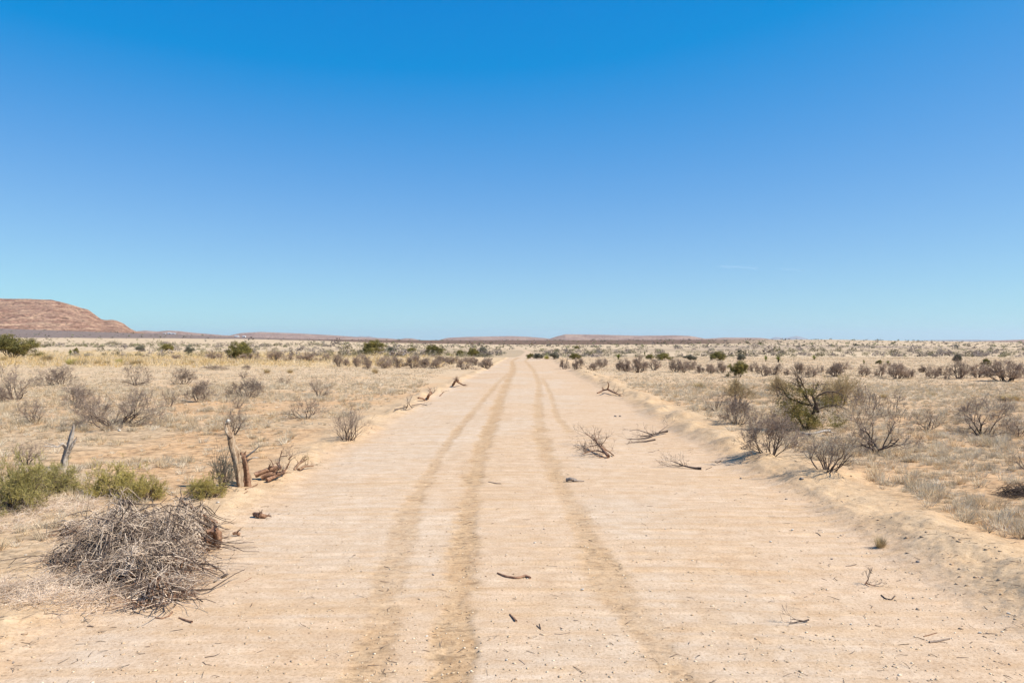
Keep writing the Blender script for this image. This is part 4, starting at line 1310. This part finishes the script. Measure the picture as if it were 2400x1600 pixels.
for i, (pix, r0, r1, mt, lab) in enumerate(ST):
    X, Y, Z = at(*pix[0])
    pts = []
    for p in pix:
        a, b, c = at(*p); rr = max(r0, r1); k = rr * .45 / (CH - c); pts.append(np.array([a * (1 - k), b * (1 - k), c + rr * .45]))
    n = len(pts)
    V, Q = gnarl(pts, [.72 * (r0 + (r1 - r0) * j / (n - 1)) for j in range(n)], sides=9, seed=300 + i, rough=.3, sub=6)
    o = mesh_obj('stick', V - np.array([X, Y, Z]), Q, mt, smooth=True); o.location = (X, Y, Z)
    tag(o, lab, 'stick', GS)
# forked twig on the road
debris('stick', 'forked black twig lying on the right part of the road', 'stick',
       [([(1896, 1452), (1885, 1455), (1870, 1456), (1850, 1461)], [.012, .012, .012, .01], .007, .003), ([(1884, 1455), (1868, 1452), (1852, 1450)], [.014, .02, .02], .005, .002)],
       GS, M_WOOD, twigs=1, tl=.12, seed=40)
debris('root_debris', 'small dark tangle of rootlets at right beside the U-shaped stick', 'root',
       [([(2028, 1368), (2034, 1360), (2036, 1356)], [.01, .04, .06], .008, .004), ([(2030, 1366), (2042, 1370), (2052, 1372)], [.01, .02, .01], .007, .003)],
       None, M_ROTTEN, twigs=4, tl=.08, seed=41)
debris('root_debris', 'flat grey root chunk on the right wheel track', 'root',
       [([(1328, 1124), (1338, 1122), (1350, 1125)], [.03, .05, .02], .030, .026), ([(1345, 1126), (1358, 1126), (1369, 1127)], [.02, .02, .01], .014, .006)],
       None, M_DSTONE, seed=42)
debris('root_debris', 'knobbly brown root chunk on the road edge right of the brush pile', 'root',
       [([(596, 1204), (608, 1206), (622, 1211)], [.03, .05, .02], .030, .034), ([(612, 1200), (604, 1212)], [.05, .02], .014, .02)],
       None, M_ROTTEN, twigs=2, tl=.06, seed=43)
debris('root_debris', 'small brown root chunk left of the knobbly one', 'root',
       [([(546, 1250), (553, 1248), (562, 1252)], [.02, .03, .01], .018, .02)], None, M_ROTTEN, twigs=2, tl=.05, seed=44)


def rock_mesh(seed, n=2):
    rs = np.random.RandomState(seed)
    import bmesh
    bm = bmesh.new(); bmesh.ops.create_icosphere(bm, subdivisions=n, radius=1)
    V = np.array([v.co[:] for v in bm.verts]); Fc = np.array([[v.index for v in f.verts] for f in bm.faces]); bm.free()
    for k in range(9):
        d = norm(rs.randn(3)); c = rs.uniform(.5, .85)
        s = V @ d; V = V - np.outer(np.clip(s - c, 0, None), d) * .9
    V = V * rs.uniform(.8, 1.2, 3) * np.array([1, 1, .7]) * (1 + .05 * rs.randn(len(V), 1))
    return V, Fc


STONES = [(2297, 1484, 9, 'p', 'white stone at the lower right beyond the straight grey stick'), (2364, 1438, 7, 'p', 'white stone near the right edge on the berm'),
          (1807, 1270, 7, 'p', 'pale stone right of the road centre, left of the berm slope'), (1858, 1242, 7, 'p', 'pale stone at the foot of the right berm'),
          (1995, 1463, 6, 'p', 'flat pale stone right of the forked black twig'), (2152, 1317, 8, 'd', 'dark purple-grey stone on the right berm'),
          (1336, 1500, 6, 'p', 'left one of two small white stones near the bottom centre'), (1361, 1499, 6, 'p', 'right one of two small white stones near the bottom centre'),
          (1187, 1547, 7, 'p', 'white stone at the bottom of the road left of centre'), (1000, 1491, 7, 'p', 'pale stone on the edge of the main left wheel track'),
          (762, 1541, 5, 'p', 'small white stone on smooth grey sand at the bottom'), (1366, 1382, 8, 'p', 'flat pale stone beside the right wheel track'),
          (1254, 1272, 6, 'p', 'small whitish stone right of the main left track'), (1015, 1347, 7, 'd', 'grey oval stone beside the main left track'),
          (30, 1192, 11, 'p', 'white stone under the bright green bush at the left edge'), (405, 1155, 8, 'p', 'pale stone behind the brush pile near the olive bush'),
          (510, 1178, 7, 'p', 'pale stone on sand between the brush pile and the post'), (60, 1301, 6, 'p', 'small whitish stone on sand at the left edge'),
          (2190, 1147, 8, 'p', 'white stone among the grass tufts on the right'), (1950, 1310, 6, 'd', 'dark small stone on the right part of the road'),
          (135, 1571, 5, 'd', 'dark tiny stone at the bottom left corner'), (30, 1553, 7, 'd', 'dark brown lump at the bottom left corner'),
          (1560, 1240, 4, 'p', 'tiny pale stone on the road right of centre'), (1515, 1255, 4, 'd', 'tiny dark stone on the road right of centre'),
          (280, 1010, 9, 'p', 'white stone in front of the large wide shrub'), (1442, 976, 7, 'd', 'left one of two dark stones on the far right part of the road'),
          (1453, 976, 7, 'd', 'right one of two dark stones on the far right part of the road'), (1880, 1122, 10, 'd', 'grey stone on the shaded inner slope of the right berm'),
          (1737, 1122, 8, 'd', 'dark lump in the trough below the right berm'), (1843, 1170, 7, 'd', 'small black stone low on the right berm'),
          (1275, 1240, 5, 'd', 'tiny dark clod on the right wheel track') ]
rp = {}
for i, (px, row, s, k, lab) in enumerate(STONES):
    X, Y, Z = at(px, row)
    key = (k, i % 4)
    if key not in rp:
        V, Fc = rock_mesh(i + 5); o = mesh_obj('stone', V, Fc, M_STONE if k == 'p' else M_DSTONE)
        rp[key] = o
    else:
        o = rp[key].copy(); COL.objects.link(o)
    w = s / F * Y * .6
    o.location = (X, Y, Z + w * .25); o.scale = (w, w * .8, w * .8); o.rotation_euler = (0, 0, rg.uniform(0, 6))
    tag(o, lab, 'stone', 'scattered stones')

# ------------------------------------------------------------------ far buildings and poles
M_WHITE = vary_mat('white_wall', (0.72, 0.71, 0.69), (0.80, 0.79, 0.77), .4, rnd=0)
M_ROOF = vary_mat('metal_roof', (0.66, 0.66, 0.66), (0.76, 0.76, 0.76), .4, rnd=0)
M_DARK = vary_mat('dark_opening', (0.03, 0.03, 0.03), (0.05, 0.05, 0.05), .4, rnd=0)


def boxv(x0, x1, y0, y1, z0, z1):
    V = [(x, y, z) for z in (z0, z1) for (x, y) in ((x0, y0), (x1, y0), (x1, y1), (x0, y1))]
    return np.array(V), np.array([(3, 2, 1, 0), (4, 5, 6, 7), (0, 1, 5, 4), (1, 2, 6, 5), (2, 3, 7, 6), (3, 0, 4, 7)])


for (l, r, h, row, d, lab) in [(392, 401, 3.2, 782, 1, 'white farm building on the dark slope, left one of the upper pair'), (402, 411, 2.6, 782.5, 0, 'white farm building on the dark slope, right one of the upper pair'),
                               (382, 388, 2.0, 783, 0, 'tiny white hut left of the upper pair of farm buildings'),
                               (549, 559, 3.0, 791, 0, 'white building at the foot of the long low hill, left of two'), (568, 575, 3.0, 791, 1, 'white building at the foot of the long low hill, right of two')]:
    px = (l + r) / 2; D = 4450.
    X = (px - CX) / F * D; w = (r - l) / F * D; hh = h / F * D; z = hz(X, D)
    o = empty('farm_building', (X, D, z)); tag(o, lab, 'building', 'white farm buildings below the hills')
    wl = mesh_obj('wall', *boxv(-w / 2, w / 2, 0, w * .6, -3, hh * .65), M_WHITE, o)
    e = .6
    V = np.array([(-w / 2 - e, -e, hh * .65), (w / 2 + e, -e, hh * .65), (w / 2 + e, w * .6 + e, hh * .65), (-w / 2 - e, w * .6 + e, hh * .65), (-w / 2 - e, w * .3, hh), (w / 2 + e, w * .3, hh)])
    mesh_obj('roof', V, np.array([(0, 1, 5, 4), (2, 3, 4, 5), (3, 2, 1, 0), (0, 4, 3, 3), (1, 2, 5, 5)])[:3], M_ROOF, o)
    if d: mesh_obj('door', *boxv(w * .05, w * .35, -.25, -.02, 0, hh * .5), M_DARK, wl)
for (px, row, top, lab) in [(296, 791, 780, 'thin wooden utility pole on the plain below the mesa foot'), (1020, 801, 793, 'thin utility pole on the skyline left of the road end')]:
    D = 1900.; X = (px - CX) / F * D; z = hz(X, D); h = 10.5
    o = empty('utility_pole', (X, D, z)); tag(o, lab, 'pole', 'utility poles')
    s = Segs(); s.add(np.array([0, 0, -1.]), np.array([0, 0, h]), .22, .15); mesh_obj('pole', *s.mesh(8), M_WOOD, o)
    s = Segs(); s.add(np.array([-1.2, 0, h - .8]), np.array([1.2, 0, h - .8]), .09, .09); mesh_obj('crossarm', *s.mesh(4), M_WOOD, o)

# ------------------------------------------------------------------ scattered scrub on the far plain
def scrub_unit(seed, n=46):
    """unit bush of small facets filling a dome; returns tris (n,3,3)"""
    rs = np.random.RandomState(seed)
    a = rs.rand(n) * 6.28; q = np.sqrt(rs.rand(n)) * .46
    h = np.sqrt(np.clip(1 - (q / .5) ** 2, 0, 1)) * rs.uniform(.25, 1, n)
    c = np.stack([q * np.cos(a), q * np.sin(a), h * .9], 1)
    T = c[:, None, :] + rs.randn(n, 3, 3) * np.array([.09, .09, .10]) * (.62 if n > 20 else 1.7)
    T[..., 2] = np.maximum(T[..., 2], -.05)
    return T


UN = [scrub_unit(200 + k, 120) for k in range(8)]
UNS = [scrub_unit(220 + k, 14) for k in range(6)]
rs = np.random.RandomState(99)


def far_points():
    """world positions of bushes beyond the shrub rows: (x, y, width, height, tone)"""
    out = []
    n = 15000
    t = rs.rand(n)
    y = 1 / (1 / 4300 + (1 / 112 - 1 / 4300) * t ** 1.72)
    px = rs.uniform(-150, 2550, n)
    x = (px - CX) / F * y
    d = fbm(x * 0.008, y * 0.0035, 3, 301); d2 = fbm(x * 0.05, y * 0.02, 3, 302)
    row = CY + (CH - height(x, y)) * F / y
    p = 0.14 + 0.55 * ss(.45, .60, d * .5 + d2 * .5)
    band = np.where((px < 1150) & (row > 806) & (row < 815), 1.0, 0)          # dense belt at left
    band2 = np.where((px > 1150) & (row > 822) & (row < 829), .6 * ss(.42, .56, d), 0)
    p = p * np.where((row > 815) & (px > 1150), .30, 1) * np.where((row > 815) & (px <= 1150), .6, 1)
    p = np.clip(p + band * .5 + band2 * .5 + np.where(row < 812, .35, 0) * (px > 1150), 0, 1)
    p = p * np.where((px < 700) & (row > 790) & (row < 805), .35, 1)
    p = p * np.where((px < 900) & (row > 816), .35, 1)
    _, l, m = lateral(x, y)
    keep = (rs.rand(n) < p) & (m < .05) & (np.abs(x - road_shift(y)) > np.where(y < 260, 4, 3))
    x, y, px, row, d2 = x[keep], y[keep], px[keep], row[keep], d2[keep]
    w = rs.lognormal(0, .40, len(x)) * np.interp(y, [110, 250, 600, 1500, 4000], [.9, 1.5, 2.2, 4, 9])
    w = np.clip(w, .5, 16)
    return x, y, w, w * rs.uniform(.45, .8, len(x)), px, row


fx, fy, fw, fh, fpx, frow = far_points()
fz = height(fx, fy)
size = fw / fy
order = np.argsort(-size)
TONES = 1.05 * np.array([[.115, .115, .05], [.14, .13, .065], [.16, .135, .105], [.19, .15, .125], [.10, .085, .06], [.17, .175, .07], [.12, .12, .095]])
top = order[:300]; rest = order[300:]
# individual far bushes share a few meshes
M_SCRUB = vary_mat('dull_scrub', (0.12, 0.105, 0.06), (0.23, 0.195, 0.115), 4, rnd=.35, c3=(.30, .26, .13), trans=.2)
M_SCRUB2 = vary_mat('grey_scrub', (0.18, 0.145, 0.125), (0.30, 0.245, 0.21), 4, rnd=.3, trans=.2)
sp = []
for k in range(8):
    V = UN[k].reshape(-1, 3); o = None
    sp.append((V, np.arange(len(V)).reshape(-1, 3), M_SCRUB if k % 2 else M_SCRUB2))
sobj = {}
ROWN = lambda r: 'nearest' if r > 829 else ('middle' if r > 816 else 'farthest')
for j, i in enumerate(top):
    k = j % 8
    if k in sobj: o = sobj[k].copy(); COL.objects.link(o)
    else: o = sobj[k] = mesh_obj('distant_bush', *sp[k])
    o.location = (fx[i], fy[i], fz[i] - .05); o.scale = (fw[i], fw[i], fh[i]); o.rotation_euler = (0, 0, rs.rand() * 6.28)
    sd_ = 'left of' if fpx[i] < 1215 else 'right of'
    tone = 'olive' if k % 2 else 'greyish'
    tag(o, 'small low %s bush dotted on the far plain %s the road' % (tone, sd_), 'bush', 'small %s bushes dotted on the far plain %s the road' % (tone, sd_))

T = []; Cc = []
for i in rest:
    far_ = fy[i] > 700
    U = UNS[rs.randint(6)] if far_ else UN[rs.randint(8)][:70]
    a = rs.rand() * 6.28; ca, sa = math.cos(a), math.sin(a)
    P = U * np.array([fw[i], fw[i], fh[i]])
    P = np.stack([P[..., 0] * ca - P[..., 1] * sa + fx[i], P[..., 0] * sa + P[..., 1] * ca + fy[i], P[..., 2] + fz[i] - .05], -1)
    T.append(P.reshape(-1, 3)); Cc.append(np.tile(TONES[rs.randint(7)] * rs.uniform(.8, 1.25), (P.shape[0] * 3, 1)))
T = np.concatenate(T); Cc = np.concatenate(Cc)
M_STUFF = col_mat('scrub_colour')
o = mesh_obj('distant_scrub', T, np.arange(len(T)).reshape(-1, 3), M_STUFF, col=Cc)
tag(o, 'countless tiny dark bushes speckling the far plain up to the skyline', 'scrub', kind='stuff')

# ------------------------------------------------------------------ grass
def tuft_units(seed, n, w, fan=.5):
    rs_ = np.random.RandomState(seed)
    a = rs_.rand(n) * 6.28; q = np.sqrt(rs_.rand(n)) * .38
    q = q * .7; base = np.stack([q * np.cos(a), q * np.sin(a), np.full(n, -.05)], 1)
    ti = np.abs(rs_.randn(n)) * fan + q * .9; a2 = a + rs_.randn(n) * .7
    d = np.stack([np.cos(a2) * np.sin(ti), np.sin(a2) * np.sin(ti), np.cos(ti)], 1)
    L = rs_.uniform(.45, 1.05, n)[:, None]
    b = rs_.rand(n) * 3.14; s = np.stack([np.cos(b), np.sin(b), np.zeros(n)], 1) * w
    return np.stack([base - s, base + s, base + d * L], 1)


def scatter_grass(name, n, y0, y1, sizes, units, pow_, tones, label, dens, extra=0.2, hscale=1.0):
    t = rs.rand(n)
    y = 1 / (1 / y0 + (1 / y1 - 1 / y0) * t) if pow_ == 'inv' else (y0 ** pow_ + (y1 ** pow_ - y0 ** pow_) * t) ** (1 / pow_)
    px = rs.uniform(-260, 2660, n)
    x = (px - CX) / F * y
    keep = rs.rand(n) < dens(x, y)
    x, y = x[keep], y[keep]
    z = height(x, y)
    m = len(x)
    w = sizes[0] + (sizes[1] - sizes[0]) * rs.rand(m) ** 2
    n5 = fbm(x * .35, y * .35, 3, 310)
    w = w * (.6 + .8 * n5)
    h = w * rs.uniform(.45, 1.0, m) * hscale
    a = rs.rand(m) * 6.28
    k = rs.randint(len(units), size=m)
    U = np.array(units)[k]                       # m, nb, 3, 3
    U = U * np.stack([w, w, h], 1)[:, None, None, :]
    ca, sa = np.cos(a)[:, None, None], np.sin(a)[:, None, None]
    X = U[..., 0] * ca - U[..., 1] * sa + x[:, None, None]
    Y = U[..., 0] * sa + U[..., 1] * ca + y[:, None, None]
    Z = U[..., 2] + z[:, None, None]
    P = np.stack([X, Y, Z], -1).reshape(-1, 3)
    tn = np.array(tones)
    c = tn[rs.randint(len(tn), size=m)] * rs.uniform(.82, 1.15, (m, 1))
    nb = U.shape[1]
    c = np.repeat(c, nb * 3, 0)
    c = c * np.repeat(rs.uniform(.8, 1.15, (m * nb, 1)), 3, 0)
    o = mesh_obj(name, P, np.arange(len(P)).reshape(-1, 3), M_GRASS, col=c)
    tag(o, label, 'grass', kind='stuff')
    return m


M_GRASS = col_mat('dry_grass_colour', trans=.25)
GREY = [[.67, .55, .39], [.61, .50, .345], [.73, .62, .46], [.54, .43, .29], [.66, .51, .32], [.64, .47, .28]]
TAN = [[.60, .47, .31], [.54, .43, .29], [.62, .51, .36], [.50, .39, .27]]
ntf = scatter_grass('dry_grass', 42000, 5.0, 42, (.09, .30), [tuft_units(400 + k, 60, .020, .5) for k in range(8)], .9, GREY, 'pale grey dry grass tufts covering the orange soil on both sides of the road', grass_density)
ntm = scatter_grass('dry_grass', 60000, 34, 112, (.18, .42), [tuft_units(420 + k, 14, .03) for k in range(6)], 1.0, TAN + GREY[:2] + GREY[5:], 'faded dry grass spread over the ground out to the far shrub rows',
                    lambda x, y: np.clip(grass_density(x, y) * .8 + .07 * (1 - lateral(x, y)[2]), 0, 1) * (np.abs(x) > 4.9), hscale=.6)


def gold_d(x, y):
    px = CX + F * x / y
    return (1 - lateral(x, y)[2]) * ss(1150, 900, px) * ss(66, 84, y) * ss(250, 170, y) * (.25 + .75 * ss(.35, .55, fbm(x * .1, y * .06, 3, 320)))


GOLD = [[.66, .48, .24], [.70, .54, .31], [.60, .42, .18], [.62, .50, .34]]
scatter_grass('golden_grass', 26000, 66, 250, (.5, 1.3), [tuft_units(440 + k, 16, .025, .35) for k in range(6)], 'inv', GOLD, 'golden yellow dry grass in the left middle distance', gold_d, hscale=.75)

# ------------------------------------------------------------------ loose grit, pebbles and clods on road and berms
ico = rock_mesh(1, 1)


def scatter_stones(name, n, dens, sizes, tones, label, y0, y1):
    t = rs.rand(n); y = 1 / (1 / y0 + (1 / y1 - 1 / y0) * t)
    x = rs.uniform(-1, 1, n) * (.66 * y + 1)
    keep = rs.rand(n) < dens(x, y); x, y = x[keep], y[keep]; z = height(x, y); m = len(x)
    w = sizes[0] + (sizes[1] - sizes[0]) * rs.rand(m) ** 4
    V0, F0 = ico; nv = len(V0)
    sc = np.stack([w * rs.uniform(.8, 1.3, m), w * rs.uniform(.8, 1.3, m), w * rs.uniform(.5, .8, m)], 1)
    a = rs.rand(m) * 6.28
    U = V0[None] * sc[:, None, :]
    X = U[..., 0] * np.cos(a)[:, None] - U[..., 1] * np.sin(a)[:, None] + x[:, None]
    Y = U[..., 0] * np.sin(a)[:, None] + U[..., 1] * np.cos(a)[:, None] + y[:, None]
    Z = U[..., 2] + (z + w * .15)[:, None]
    P = np.stack([X, Y, Z], -1).reshape(-1, 3)
    Fc = (F0[None] + (np.arange(m) * nv)[:, None, None]).reshape(-1, 3)
    c = np.array(tones)[rs.randint(len(tones), size=m)] * rs.uniform(.85, 1.15, (m, 1))
    o = mesh_obj(name, P, Fc, M_STUFF, col=np.repeat(c, nv, 0)); tag(o, label, 'gravel', kind='stuff')


SAND = [[.56, .42, .27], [.50, .36, .22], [.42, .29, .18], [.64, .52, .37]]
scatter_stones('gravel', 26000, lambda x, y: .6 * np.ones_like(x) * lateral(x, y)[2], (.003, .018), SAND, 'fine pale grit and pebbles strewn over the road surface', 4.6, 24)
scatter_stones('clods', 10000, lambda x, y: np.clip(np.exp(-((lateral(x, y)[1] - 4.7) / .65) ** 2) * ss(.4, .6, fbm(x * 1.3, y * 1.3, 2, 330)) + .5 * np.exp(-((lateral(x, y)[1] + 4.1) / .5) ** 2) * ss(.45, .6, fbm(x * 1.3, y * 1.3, 2, 331)), 0, 1),
               (.005, .030), [[.40, .28, .18], [.48, .35, .24], [.36, .25, .16], [.40, .28, .18]], 'crumbly sand clods along both berms', 4.8, 40)
scatter_stones('clods', 9000, lambda x, y: track_mask(x, y) * lateral(x, y)[2] * .7, (.004, .014), [[.40, .27, .17], [.33, .21, .13], [.45, .32, .2]], 'brown crumbs of soil in the wheel tracks', 4.8, 24)

# fine litter: short dark twiglets over the ground
def litter():
    n = 5200
    t = rs.rand(n); y = 1 / (1 / 4.8 + (1 / 34 - 1 / 4.8) * t); x = rs.uniform(-1, 1, n) * (.66 * y + 1)
    xs, l, m = lateral(x, y)
    p = .10 + .5 * np.exp(-((l - 4.8) / .9) ** 2) + .45 * np.exp(-((l + 4.4) / 1.0) ** 2) + .25 * (1 - m) + .2 * track_mask(x, y)
    k = rs.rand(n) < p; x, y = x[k], y[k]
    sg = Segs()
    for xx, yy, zz in zip(x, y, height(x, y)):
        a = rs.rand() * 6.28; L = rs.uniform(.015, .07); r = rs.uniform(.001, .0028)
        p0 = np.array([xx, yy, zz + .003]); p1 = p0 + np.array([math.cos(a) * L, math.sin(a) * L, rs.uniform(0, .012)])
        a += rs.randn() * .5; p2 = p1 + np.array([math.cos(a) * L, math.sin(a) * L, rs.uniform(-.008, .01)]) * .7
        sg.add(p0, p1, r, r); sg.add(p1, p2, r, r * .6)
    o = mesh_obj('twig_litter', *sg.mesh(3), M_WOOD); tag(o, 'tiny dark twig fragments littering the sand', 'litter', kind='stuff')


litter()

# ------------------------------------------------------------------ thin cloud wisps
mc, nt, b = node_mat('thin_cloud', 1.0)
b.inputs['Base Color'].default_value = (.9, .9, .9, 1)
tc = N(nt, 'ShaderNodeTexCoord'); no = N(nt, 'ShaderNodeTexNoise', Scale=3.0, Detail=5.0)
mp = N(nt, 'ShaderNodeMapping'); mp.inputs['Scale'].default_value = (1.2, 1, 7)
nt.links.new(tc.outputs['Generated'], mp.inputs[0]); nt.links.new(mp.outputs[0], no.inputs['Vector'])
lw = N(nt, 'ShaderNodeLayerWeight', Blend=.3)
inv = N(nt, 'ShaderNodeMath', operation='SUBTRACT'); inv.inputs[0].default_value = 1; nt.links.new(lw.outputs['Facing'], inv.inputs[1])
trc = N(nt, 'ShaderNodeBsdfTranslucent'); trc.inputs[0].default_value = (1, 1, 1, 1)
rr = ramp(nt, no.outputs[0], [(.45, 0.0), (.75, .22)])
mu = N(nt, 'ShaderNodeMath', operation='MULTIPLY'); nt.links.new(rr, mu.inputs[0]); nt.links.new(inv.outputs[0], mu.inputs[1])
tpc = N(nt, 'ShaderNodeBsdfTransparent'); mxc = N(nt, 'ShaderNodeMixShader')
nt.links.new(mu.outputs[0], mxc.inputs[0]); nt.links.new(tpc.outputs[0], mxc.inputs[1]); nt.links.new(trc.outputs[0], mxc.inputs[2])
nt.links.new(mxc.outputs[0], nt.nodes['Material Output'].inputs[0])
for (px, row, w, h, lab) in [(1735, 627, 105, 9, 'faint thin cloud wisp low in the sky right of centre'), (1860, 632, 60, 5, 'fainter small cloud wisp right of the first wisp')]:
    D = 112000.
    V, Fc = rock_mesh(9, 3); V = V / np.abs(V).max(0)
    o = mesh_obj('cloud', V * np.array([w / 2, w / 4, h / 2]) / F * D, Fc, mc, smooth=True)
    o.location = px3(px, row, D); o.rotation_euler = (0, math.radians(4), 0)
    tag(o, lab, 'cloud', 'cloud wisps', kind='structure')

# ------------------------------------------------------------------ haze
hb, hf = boxv(-72000, 72000, -200, 106000, -1500, 1100)
hz_o = mesh_obj('haze', hb, hf)
tag(hz_o, 'thin blue desert air over the far plain and hills', 'haze', kind='stuff')
hm = bpy.data.materials.new('haze'); hm.use_nodes = True
hn = hm.node_tree; hn.nodes.clear()
pv = hn.nodes.new('ShaderNodeVolumePrincipled'); pv.inputs['Color'].default_value = (.82, .92, 1.0, 1)
pv.inputs['Density'].default_value = 0.8e-5; pv.inputs['Anisotropy'].default_value = 0.2
ho = hn.nodes.new('ShaderNodeOutputMaterial'); hn.links.new(pv.outputs[0], ho.inputs['Volume'])
hz_o.data.materials.append(hm)
print('tufts', ntf, ntm, 'far bushes', len(fx))
